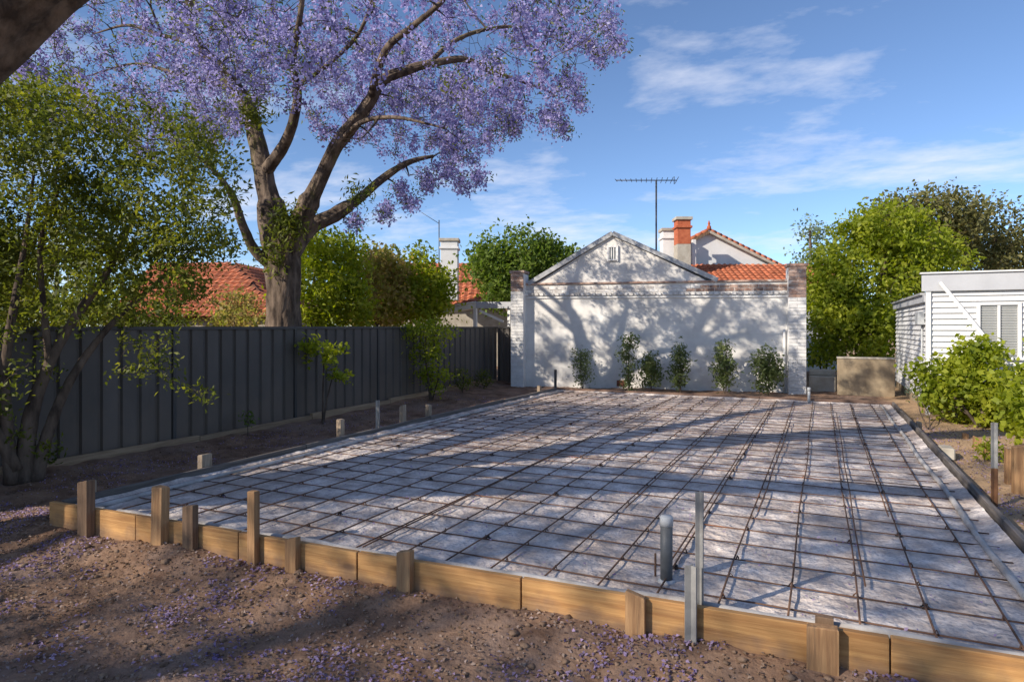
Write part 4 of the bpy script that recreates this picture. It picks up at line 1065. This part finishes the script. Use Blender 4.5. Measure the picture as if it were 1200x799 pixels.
# ================================================================== TREES AND PLANTS
def lim(pts, Z=None, n=6):
    """pts: (u, v, Z, radius) in picture terms"""
    return spline([(*at(u, v, z), r) for u, v, z, r in pts], n)
JZ = 13.2
def J(pts): return lim(pts)
jac = thing('jacaranda_tree', (at(334, 470, JZ).x, at(334, 470, JZ).y, 0), 'large jacaranda tree in mauve blossom rising behind the dark fence', 'tree')
jb = at(334, 470, JZ); jb.z = -0.1
k = 1 / FPX * JZ
limbs = [
    spline([(jb.x, jb.y, -0.1, .60), (*at(334, 440, JZ), .47), (*at(333, 380, JZ), .40), (*at(332, 330, JZ), .385), (*at(330, 295, JZ), .40), (*at(322, 262, JZ), .37), (*at(313, 225, JZ), .30), (*at(307, 190, JZ + .1), .27), (*at(297, 150, JZ + .2), .24), (*at(286, 118, JZ + .2), .22), (*at(262, 85, JZ + .1), .18), (*at(236, 58, JZ), .15), (*at(221, 20, JZ - .2), .12), (*at(228, -30, JZ - .3), .09), (*at(240, -100, JZ - .4), .04)], 5),
    J([(312, 200, JZ, .20), (330, 175, JZ - .2, .17), (343, 145, JZ - .5, .15), (349, 108, JZ - .8, .12), (343, 75, JZ - 1.2, .10), (350, 30, JZ - 1.6, .08), (360, -30, JZ - 2, .05), (380, -90, JZ - 2.3, .03)]),
    J([(333, 300, JZ, .30), (350, 262, JZ - .1, .26), (370, 222, JZ - .3, .22), (392, 175, JZ - .5, .20), (412, 148, JZ - .6, .19), (432, 122, JZ - .7, .17), (448, 95, JZ - .7, .15), (478, 82, JZ - .6, .13), (510, 74, JZ - .5, .11), (545, 70, JZ - .3, .09), (575, 84, JZ, .07), (610, 95, JZ + .2, .05), (650, 110, JZ + .4, .025)]),
    J([(338, 300, JZ, .24), (362, 268, JZ + .3, .19), (392, 252, JZ + .5, .165), (422, 232, JZ + .7, .145), (450, 208, JZ + .9, .12), (480, 190, JZ + 1.1, .09), (508, 183, JZ + 1.3, .05)]),
    J([(436, 118, JZ - .7, .13), (440, 90, JZ - 1.1, .11), (455, 55, JZ - 1.5, .10), (485, 30, JZ - 1.9, .08), (520, 0, JZ - 2.2, .06), (560, -50, JZ - 2.4, .03)]),
    J([(500, 77, JZ - .5, .08), (530, 50, JZ - .2, .07), (565, 36, JZ + .2, .06), (605, 32, JZ + .6, .045), (650, 45, JZ + .9, .03), (690, 60, JZ + 1.2, .015)]),
    J([(256, 80, JZ + .1, .11), (225, 52, JZ + .6, .09), (190, 42, JZ + 1.0, .075), (150, 30, JZ + 1.4, .05), (110, 40, JZ + 1.6, .02)]),
    J([(290, 130, JZ + .2, .12), (262, 100, JZ + 1.0, .10), (215, 90, JZ + 1.8, .08), (160, 75, JZ + 2.4, .05), (100, 90, JZ + 3, .02)]),
    J([(330, 320, JZ, .15), (300, 295, JZ - .3, .12), (285, 265, JZ - .5, .10), (270, 225, JZ - .8, .08), (240, 190, JZ - 1.1, .06), (200, 165, JZ - 1.4, .03)]),
    J([(400, 165, JZ - .55, .09), (425, 143, JZ - 1.2, .07), (465, 138, JZ - 1.7, .05), (520, 150, JZ - 2.2, .02)]),
    J([(350, 100, JZ - .9, .08), (385, 75, JZ - 1.6, .06), (420, 40, JZ - 2.2, .05), (440, -10, JZ - 2.8, .03)]),
]
limbs = [np.concatenate([L[:, :3], (L[:, 3] * np.where(L[:, 2] > 4.4, 0.66, 0.85))[:, None]], 1) for L in limbs]
jpoly = [(-300, -700), (690, -700), (712, -20), (727, 35), (728, 55), (708, 80), (690, 84), (684, 118), (672, 142), (652, 158), (622, 146), (598, 152), (580, 178), (556, 225), (530, 215), (505, 222), (488, 242), (455, 258), (420, 262), (405, 258), (440, 215), (470, 190), (440, 180), (420, 168), (380, 165), (345, 120), (330, 140), (310, 120), (300, 135), (280, 150), (250, 180), (180, 185), (60, 150), (-300, 200)]
jc = np.array([jb.x + 0.9, jb.y + 0.2, 8.7])
pts = rng.normal(size=(60000, 3)); pts /= np.linalg.norm(pts, axis=1)[:, None]
pts = pts * (rng.uniform(0.12, 1, 60000) ** (1 / 2.4))[:, None] * np.array([7.6, 6.2, 4.3]) + jc
u, v, Z = proj(pts)
ok = in_poly(u, v, jpoly) & (Z > 6) & (pts[:, 2] > 4.2)
lobes = np.array([noise.noise(Vector(p) * 0.55) for p in pts[ok][:9000]])
cand = pts[ok][:9000][lobes > -0.10]
uu, vv, _ = proj(cand)
inframe = (vv > -25)
cA = cand[inframe][:375]; bare = cand[inframe][375:1150]; cB = cand[~inframe][:60]
spread = lambda c, k, sd: (c[:, None, :] + rng.normal(size=(len(c), k, 3)) * sd).reshape(-1, 3)
cA = spread(cA, 4, 0.30); cB = spread(cB, 4, 0.3)
uu, vv, _ = proj(cA); cA = cA[in_poly(uu, vv, jpoly)]
# outline sprays that hang out of the crown's right-hand edge
edge = [(712, 30), (722, 50), (700, 70), (680, 120), (655, 150), (640, 140), (605, 135), (600, 150), (560, 205), (545, 215), (520, 200), (480, 240), (450, 250), (415, 262), (500, 215), (540, 180), (575, 160), (665, 100), (690, 50), (650, 130), (470, 225), (530, 170)]
cE = np.array([at(a + random.uniform(-8, 8), b + random.uniform(-8, 8), JZ + random.uniform(-1, 1.6)) for a, b in edge for _ in range(7)])
cent = np.concatenate([cA, cE, cB])
tw = grow(jac, limbs, np.concatenate([cent, bare]), 'bark_jac', 'bark_twig', 0.021, sag=-0.02)
def cluster(cent, n, r, zs=0.8):
    return (cent[:, None, :] + rng.normal(size=(len(cent), n, 3)) * r * np.array([1, 1, zs])).reshape(-1, 3)
Pb = cluster(cent, 50, 0.066, 1.35)
Vv, Q = leaf_arrays(Pb, 0.054, 0.9, up=0.2, fold=0.5)
np_mesh('blossom', Vv, Q, 'blossom', jac)
ul, vl, _ = proj(cent)
Pl = cluster(cent[rng.random(len(cent)) < np.where(ul < 280, 0.65, 0.38)], 24, 0.12)
Vv, Q = leaf_arrays(Pl, 0.08, 0.35, up=0.3)
np_mesh('crown', Vv, Q, 'jac_leaf', jac)
# epiphyte tufts on the trunk fork
Pt = cluster(np.array([at(a, b, JZ - .5) for a, b in ((345, 268), (335, 250), (325, 285), (300, 130), (290, 140), (318, 305), (420, 225), (330, 262))]), 150, 0.17)
Vv, Q = leaf_arrays(Pt, 0.14, 0.25, up=0.3)
np_mesh('epiphyte', Vv, Q, 'leaf_olive', jac)

def blob_centers(n, boxes, shell=0.35):
    """cluster centres in ellipsoids given as (centre, radii), denser to the outside"""
    out = []
    vol = np.array([r[0] * r[1] * r[2] for _, r in boxes]) ** 0.67; vol /= vol.sum()
    for (c, r), f in zip(boxes, vol):
        k_ = max(3, int(n * f)); d = rng.normal(size=(k_, 3)); d /= np.linalg.norm(d, axis=1)[:, None]
        rad = rng.uniform(shell, 1.0, k_) ** 0.7
        bump = np.array([1 + 0.45 * noise.noise(Vector(x) * 2.6 + Vector(c)) for x in d])
        out.append(np.array(c) + d * (rad * bump)[:, None] * np.array(r))
    return np.concatenate(out)
def px_blob(u0, u1, v0, v1, Z, dz):
    c = at((u0 + u1) / 2, (v0 + v1) / 2, Z); k_ = Z / FPX / 2
    return (np.array(c), np.array([(u1 - u0) * k_, dz, (v1 - v0) * k_]))
def bush(name, label, cat, base, blobs, n, per, crad, lsize, lmat, group=None, stems=3, stem_r=0.05, aspect=0.5, bark='bark_dark', shell=0.3, up=0.5, zmin=0.1, zs=0.8, lean=None, droop=0.0):
    base = Vector(base); root = thing(name, base, label, cat, group)
    C = blob_centers(n, blobs, shell); C = C[C[:, 2] > zmin]
    limbs_ = []
    for i in range(stems):
        b = blobs[i % len(blobs)]; tgt = Vector(b[0]) + Vector([random.uniform(-.35, .35) * q for q in b[1]]) 
        s0 = base + Vector((random.uniform(-1, 1), random.uniform(-1, 1), 0)) * stem_r * (1.2 if stems > 1 else 0)
        s0.z = base.z - 0.05
        mid = s0.lerp(tgt, 0.5); mid.x = s0.x * .6 + tgt.x * .4; mid.y = s0.y * .6 + tgt.y * .4
        mid += Vector((random.uniform(-1, 1), random.uniform(-1, 1), 0)) * (tgt - s0).length * .05
        top = tgt + Vector((0, 0, b[1][2] * .4))
        limbs_.append(spline([(*s0, stem_r * 1.15), (*s0.lerp(mid, .5), stem_r), (*mid, stem_r * .8), (*tgt, stem_r * .5), (*top, stem_r * .15)], 5))
    grow(root, limbs_, C, bark, bark, max(0.004, stem_r * .12), sides=9)
    P_ = cluster(C, per, crad, zs); P_ = P_[P_[:, 2] > zmin - .05]
    Vv, Q = leaf_arrays(P_, lsize, aspect, up, droop=droop)
    np_mesh('crown', Vv, Q, lmat, root)
    return root

# big shrubby tree in front of the fence, left
tb0 = Vector((-8.15, 4.45, 0.1))
Zt = 8.0
lt = thing('shrub_tree', tb0, 'leaning green tree with several dark stems standing against the dark fence', 'tree')
LS = [
    [(26, 566, 7.35, .25), (30, 530, 7.35, .20), (38, 480, 7.4, .16), (58, 425, 7.55, .13), (88, 372, 7.8, .11), (125, 320, 8.0, .085), (150, 270, 8.1, .055), (170, 220, 8.2, .03)],
    [(42, 564, 7.4, .17), (54, 515, 7.45, .14), (74, 462, 7.6, .11), (102, 415, 7.85, .09), (140, 370, 8.1, .07), (185, 330, 8.3, .05), (225, 290, 8.4, .03)],
    [(14, 566, 7.25, .17), (8, 500, 7.2, .13), (6, 430, 7.2, .11), (18, 350, 7.4, .085), (30, 280, 7.6, .055), (40, 200, 7.8, .03)],
    [(58, 425, 7.55, .10), (50, 350, 7.6, .07), (48, 280, 7.65, .055), (70, 220, 7.7, .03)],
    [(20, 550, 7.25, .14), (-30, 460, 7.0, .11), (-60, 380, 7.0, .085), (-70, 280, 7.2, .04)],
]
def yard_side(a, b, near, far):
    """a spot on this picture ray, kept on the yard side of the fence"""
    zmax = 8.3 / (-(a - 600) / FPX * CY + SY)
    return at(a, b, min(7.9, zmax) - random.uniform(near, far))
lpoly = [(-200, 50), (20, 95), (80, 85), (150, 120), (225, 125), (262, 175), (282, 230), (280, 280), (262, 318), (246, 350), (225, 376), (150, 385), (110, 372), (60, 400), (0, 395), (-200, 420)]
q = np.array([at(random.uniform(-180, 285), random.uniform(100, 395), random.uniform(7.0, 9.2)) for _ in range(4000)])
u, v, Z = proj(q); q = q[in_poly(u, v, lpoly)]
nz = np.array([noise.noise(Vector(p) * 1.1) for p in q]); q = q[nz > -0.05][:215]
q = spread(q, 6, 0.24); u, v, Z = proj(q); q = q[in_poly(u, v, lpoly)]
low = np.array([yard_side(a + random.uniform(-9, 9), b + random.uniform(-6, 6), .12, .6) for a, b in
                ((190, 395), (170, 405), (150, 398), (145, 432), (195, 428), (200, 445), (238, 460), (235, 455), (40, 425), (60, 432), (20, 440), (10, 470), (5, 490), (15, 505), (180, 415), (160, 440), (175, 430), (62, 535), (55, 525), (0, 455)) for _ in range(2)])
Cl = np.concatenate([q, low])
grow(lt, [lim([(a, b, c_, d * .47) for a, b, c_, d in L]) for L in LS], Cl, 'bark_dark', 'bark_dark', 0.007)
P_ = cluster(q, 42, 0.10); P2 = cluster(low, 20, 0.085)
Vv, Q = leaf_arrays(np.concatenate([P_, P2]), 0.068, 0.42, 0.5, droop=0.3)
np_mesh('crown', Vv, Q, 'leaf_olive', lt)

# tree over the near soil: its limb crosses the top left corner, its crown shades the yard
st0 = Vector((-7.9, 1.0, 0))
shade = thing('old_jacaranda_tree', st0, 'massive dark bark limb of an old tree reaching in overhead near the leaning green tree', 'tree')
La = at(-172, 165, 5.0); Lb = at(12, -2, 5.0); Lc = at(208, -165, 5.0)
limbs = [spline([(-7.9, 1.0, -.1, .50), (-7.75, 1.2, 1.2, .42), (La.x - .35, La.y - .35, 2.6, .36), (*La, .33), (*Lb, .30), (*Lc, .26), (-3.4, 3.4, 6.6, .18), (-2.4, 3.5, 7.8, .10)], 6),
         spline([(-7.7, 1.3, 1.5, .34), (-7.9, .2, 3.4, .28), (-8.3, -1.4, 5.3, .22), (-8.8, -3.4, 7.0, .15), (-9.2, -5.2, 8.2, .07)], 6),
         spline([(-7.7, 1.2, 1.8, .30), (-6.9, -.3, 4.2, .24), (-6.0, -2.0, 6.2, .18), (-5.2, -3.8, 7.6, .12), (-4.6, -5.2, 8.4, .05)], 6),
         spline([(-7.9, .6, 2.9, .24), (-9.2, .4, 4.8, .20), (-10.6, .2, 6.4, .14), (-11.8, .1, 7.6, .06)], 6),
         spline([(-6.6, 2.3, 3.4, .22), (-7.2, 2.6, 5.2, .17), (-7.9, 2.6, 7.0, .12), (-8.4, 2.4, 8.4, .05)], 6)]
def shade_crown(root, limbs_, blobs, n, seed, thr=0.10, freq=0.5):
    C = blob_centers(n * 9, blobs, 0.15); rng.shuffle(C)
    u, v, Z = proj(C); C = C[(Z < 0.5) | (v < -70) | (u < -60) | (u > 1300)]
    nz = np.array([noise.noise(Vector(p) * freq + Vector((4, seed, 2))) + 0.6 * noise.noise(Vector(p) * freq * 2.6) for p in C]); C = C[nz > thr][:n]
    grow(root, limbs_, C, 'bark_dark', 'bark_twig', 0.012)
    P_ = cluster(C, 28, 0.22)
    u, v, Z = proj(P_); P_ = P_[(Z < 0.3) | (v < -25) | (u < -25) | (u > 1240)]
    Vv, Q = leaf_arrays(P_, 0.12, 0.75, 0.3, 0.4); np_mesh('blossom', Vv, Q, 'blossom', root)
shade_crown(shade, limbs, [((-9.2, -3.2, 9.4), (4.2, 3.8, 1.9)), ((-9.4, 0.6, 9.2), (3.0, 2.2, 1.6)), ((-5.6, -4.2, 9.4), (2.6, 2.8, 1.4))], 120, 1)
sb = Vector((-12.0, -11.0, 0))
shade2 = thing('yard_tree', sb, 'tall mauve jacaranda standing in the yard opposite the white wall', 'tree')
limbs = [spline([(-12.0, -11.0, -.1, .42), (-12.0, -10.9, 2, .34), (-11.8, -10.6, 4.5, .26), (-11.4, -10.2, 7.5, .16), (-11.2, -9.8, 10, .06)], 6),
         spline([(-12.0, -10.9, 2.6, .26), (-12.8, -10.4, 5.2, .2), (-13.8, -9.8, 7.8, .12), (-14.4, -9.4, 9.6, .05)], 6),
         spline([(-11.9, -10.8, 3.6, .24), (-11.0, -11.0, 6.0, .18), (-9.8, -10.8, 8.2, .12), (-8.6, -10.4, 9.8, .05)], 6)]
shade_crown(shade2, limbs, [((-12.4, -11.2, 9.4), (4.6, 4.2, 2.0)), ((-8.4, -9.8, 9.6), (3.4, 3.0, 1.6))], 270, 9, 0.08, 0.65)

# young plants along the fence
def onfence(u, v, off=0.45): return on_x(u, v, FENX + off)
b = onfence(378, 492); Zb = float(proj(np.array(b))[2])
bush('young_tree', 'young broad leaved tree with one thin stem against the dark fence', 'tree', (b.x, b.y, ground_z(b.x, b.y)), [px_blob(342, 412, 398, 430, Zb, .25), px_blob(378, 414, 420, 450, Zb, .18), px_blob(345, 372, 400, 416, Zb, .15)], 30, 14, 0.075, 0.10, 'leaf_light', stems=2, stem_r=0.018, aspect=0.6, zmin=.3)
b = onfence(505, 472, .55); Zb = float(proj(np.array(b))[2])
bush('fence_bush', 'tall loose leafy bush spilling over the top of the dark fence', 'bush', (b.x, b.y, ground_z(b.x, b.y)), [px_blob(468, 540, 372, 400, Zb, .5), px_blob(475, 530, 395, 425, Zb, .4), px_blob(486, 528, 420, 465, Zb, .3)], 95, 22, 0.10, 0.085, 'leaf_light', stems=4, stem_r=0.02, zmin=.2)
for u0, u1, v0, vb, lab in ((532, 552, 428, 466, 'small upright green shrub at the fence foot beside the leafy bush'), (556, 578, 432, 463, 'small sprawling green shrub near the fence corner')):
    b = onfence((u0 + u1) / 2, vb, .5); Zb = float(proj(np.array(b))[2])
    bush('small_shrub', lab, 'shrub', (b.x, b.y, ground_z(b.x, b.y)), [px_blob(u0, u1, v0, vb - 6, Zb, .2)], 26, 16, 0.07, 0.06, 'leaf_olive', stems=2, stem_r=0.012, zmin=.15)
b = onfence(290, 500, .35); Zb = float(proj(np.array(b))[2])
bush('small_shrub', 'tiny green weed at the foot of the dark fence below the jacaranda', 'shrub', (b.x, b.y, ground_z(b.x, b.y)), [px_blob(281, 300, 484, 498, Zb, .12)], 10, 10, 0.04, 0.05, 'leaf_mid', stems=1, stem_r=0.008, zmin=.05)

# saplings in front of the white wall
saps = [(683, 402, 26, 'grey green wispy sapling, first before the white wall from the fence corner'), (737, 388, 20, 'tall slender sapling before the white wall, second from the fence corner'),
        (763, 412, 22, 'low bushy sapling before the white wall, third from the fence corner'), (797, 400, 20, 'narrow upright sapling before the white wall, fourth from the fence corner'),
        (849, 402, 24, 'dark leafy sapling before the white wall, fifth from the fence corner'), (900, 408, 36, 'dense full sapling before the white wall beside the downpipe')]
for i, (u, vt, w, lab) in enumerate(saps):
    off = 0.75; P0 = on_plane(u, vt, WL + WN * off, WN); Zb = float(proj(np.array(P0))[2]); gz = ground_z(P0.x, P0.y)
    vb = HV + FPX * (CH - gz) / Zb
    blobs = [px_blob(u - w * .38, u + w * .38, vt, vt + 24, Zb, .16), px_blob(u - w * .5, u + w * .5, vt + 16, vb - 22, Zb, .2), px_blob(u - w * .45, u + w * .45, vb - 34, vb - 4, Zb, .18)]
    bush('sapling', lab, 'sapling', (P0.x, P0.y, gz), blobs, [56, 48, 60, 50, 66, 95][i], 17, 0.085, 0.10 if i else 0.075, 'leaf_sapling', group='saplings planted before the white wall', stems=2, stem_r=0.013, aspect=0.38, zmin=gz + .05, droop=.2)

# bushes on the right strip
b = Vector((2.45, 13.2, .1))
bush('leafy_bush', 'bright green broad leaved bush before the weatherboard house window', 'bush', b, [px_blob(1098, 1180, 425, 500, 11.3, .6), px_blob(1074, 1104, 425, 450, 11.6, .25), px_blob(1124, 1152, 398, 440, 11.4, .3), px_blob(1148, 1172, 404, 440, 11.2, .3), px_blob(1085, 1110, 445, 480, 11.4, .3), px_blob(1150, 1215, 440, 510, 10.8, .5), px_blob(1110, 1135, 415, 450, 11.5, .3)], 250, 22, 0.12, 0.095, 'leaf_light', stems=5, stem_r=0.025, aspect=0.8, zmin=.15)
b = Vector((2.55, 10.2, .05))
bush('leafy_bush', 'second bright green bush above the thick pine posts', 'bush', b, [px_blob(1180, 1290, 440, 530, 8.6, .6), px_blob(1195, 1300, 420, 470, 8.8, .5)], 190, 24, 0.10, 0.088, 'leaf_light', stems=4, stem_r=0.025, aspect=0.8, zmin=.15)
b = on_x(1155, 525, 1.95)
bush('small_shrub', 'low yellow green plant between the stubby pegs and the posts', 'shrub', (b.x, b.y, .03), [px_blob(1143, 1176, 515, 540, float(proj(np.array(b))[2]), .15)], 14, 12, 0.05, 0.07, 'leaf_light', stems=2, stem_r=0.01, zmin=.05)
b = Vector((1.62, 12.6, .08))
bush('small_shrub', 'thin grey leaved seedling beside the weatherboard house corner', 'shrub', b, [px_blob(1064, 1082, 440, 470, 11.9, .15)], 16, 10, 0.06, 0.05, 'leaf_gum', stems=2, stem_r=0.01, zmin=.2)

# background trees
def tree(name, label, u, Z, blobs, n, per, crad, ls, lm, r=0.16, group='trees beyond the yard', stems=2, aspect=.55, shell=.35, up=.5):
    g = at(u, HV, Z); g.z = 0.1
    return bush(name, label, 'tree', g, blobs, n, per, crad, ls, lm, group, stems, r, aspect, 'bark_dark', shell, up, zmin=0.5)
tree('leafy_tree', 'light green dense tree between the white wall and the weatherboard house', 1025, 19.5,
     [px_blob(955, 1095, 250, 420, 20, 1.7), px_blob(985, 1085, 236, 300, 20, 1.2), px_blob(945, 1010, 290, 400, 19.6, 1.1), px_blob(1050, 1128, 275, 350, 20.4, 1.2), px_blob(975, 1050, 350, 425, 19, 1.0), px_blob(952, 990, 330, 430, 19.4, .8)], 820, 30, 0.20, 0.15, 'leaf_light', r=.14)
tree('olive_tree', 'tall dull olive tree behind the light green tree', 1085, 31,
     [px_blob(1035, 1130, 216, 320, 31, 2), px_blob(1015, 1070, 235, 310, 31, 1.6), px_blob(1090, 1150, 225, 310, 31.5, 1.8)], 330, 30, 0.33, 0.22, 'leaf_dark', r=.25)
tree('olive_tree', 'broad dull olive tree above the weatherboard house roof', 1175, 33,
     [px_blob(1120, 1200, 228, 330, 33, 2), px_blob(1170, 1280, 250, 350, 33, 2.2), px_blob(1130, 1190, 280, 370, 32, 2)], 340, 30, 0.34, 0.22, 'leaf_dark', r=.25)
tree('gum_tree', 'wispy pale grey green gum beside the light green tree', 955, 30, [px_blob(938, 968, 250, 300, 30, .8), px_blob(932, 985, 275, 335, 30, 1)], 60, 22, 0.26, 0.17, 'leaf_gum', r=.10, shell=.2)
tree('leafy_tree', 'round mid green tree between the white chimney and the white gable', 612, 24.6,
     [px_blob(560, 635, 290, 362, 24.6, 1.4), px_blob(580, 660, 272, 345, 25, 1.5), px_blob(620, 690, 284, 350, 25.4, 1.5), px_blob(552, 602, 278, 335, 24.8, 1.2)], 430, 30, 0.25, 0.18, 'leaf_mid', r=.2)
tree('leafy_tree', 'yellow green tree beside the jacaranda trunk behind the fence', 372, 15.5, [px_blob(342, 402, 285, 395, 15.5, 1.2), px_blob(352, 420, 272, 330, 16, 1.2), px_blob(365, 430, 320, 400, 15.6, 1)], 300, 30, 0.17, 0.12, 'leaf_light', r=.08)
tree('leafy_tree', 'rusty tinged bushy tree behind the fence between two green trees', 440, 18, [px_blob(405, 475, 300, 390, 18, 1.3), px_blob(425, 470, 292, 330, 18.2, 1)], 190, 28, 0.20, 0.14, 'leaf_rust', r=.08)
tree('leafy_tree', 'green bushy tree below the white chimney behind the fence', 490, 19.5, [px_blob(462, 522, 294, 380, 19.5, 1.3), px_blob(490, 530, 310, 385, 19.2, 1), px_blob(440, 480, 330, 390, 19, 1)], 230, 28, 0.20, 0.14, 'leaf_light', r=.08)
tree('leafy_tree', 'dim green tree behind the fence beside the red roofed house', 70, 17, [px_blob(-40, 190, 270, 395, 17, 1.6), px_blob(-150, 60, 230, 390, 17, 1.6)], 260, 28, 0.25, 0.17, 'leaf_olive', r=.12)
tree('low_hedge', 'low hedge showing above the dark fence beside the trunk', 300, 14.5, [px_blob(235, 315, 362, 392, 14.5, .6), px_blob(255, 300, 340, 385, 18, .8)], 70, 26, 0.14, 0.11, 'leaf_rust', r=.04)
tree('leafy_tree', 'dark undergrowth in the gap beside the white wall', 962, 22, [px_blob(940, 990, 400, 470, 22, .8)], 60, 24, 0.2, 0.14, 'leaf_mid', r=.06)
tree('low_hedge', 'long low green hedge showing over the dark fence below the leaning tree', 110, 14, [px_blob(-60, 60, 335, 395, 14, .8), px_blob(40, 160, 345, 395, 14, .8), px_blob(140, 236, 352, 396, 14, .7)], 150, 28, 0.17, 0.11, 'leaf_olive', r=.05, stems=3)
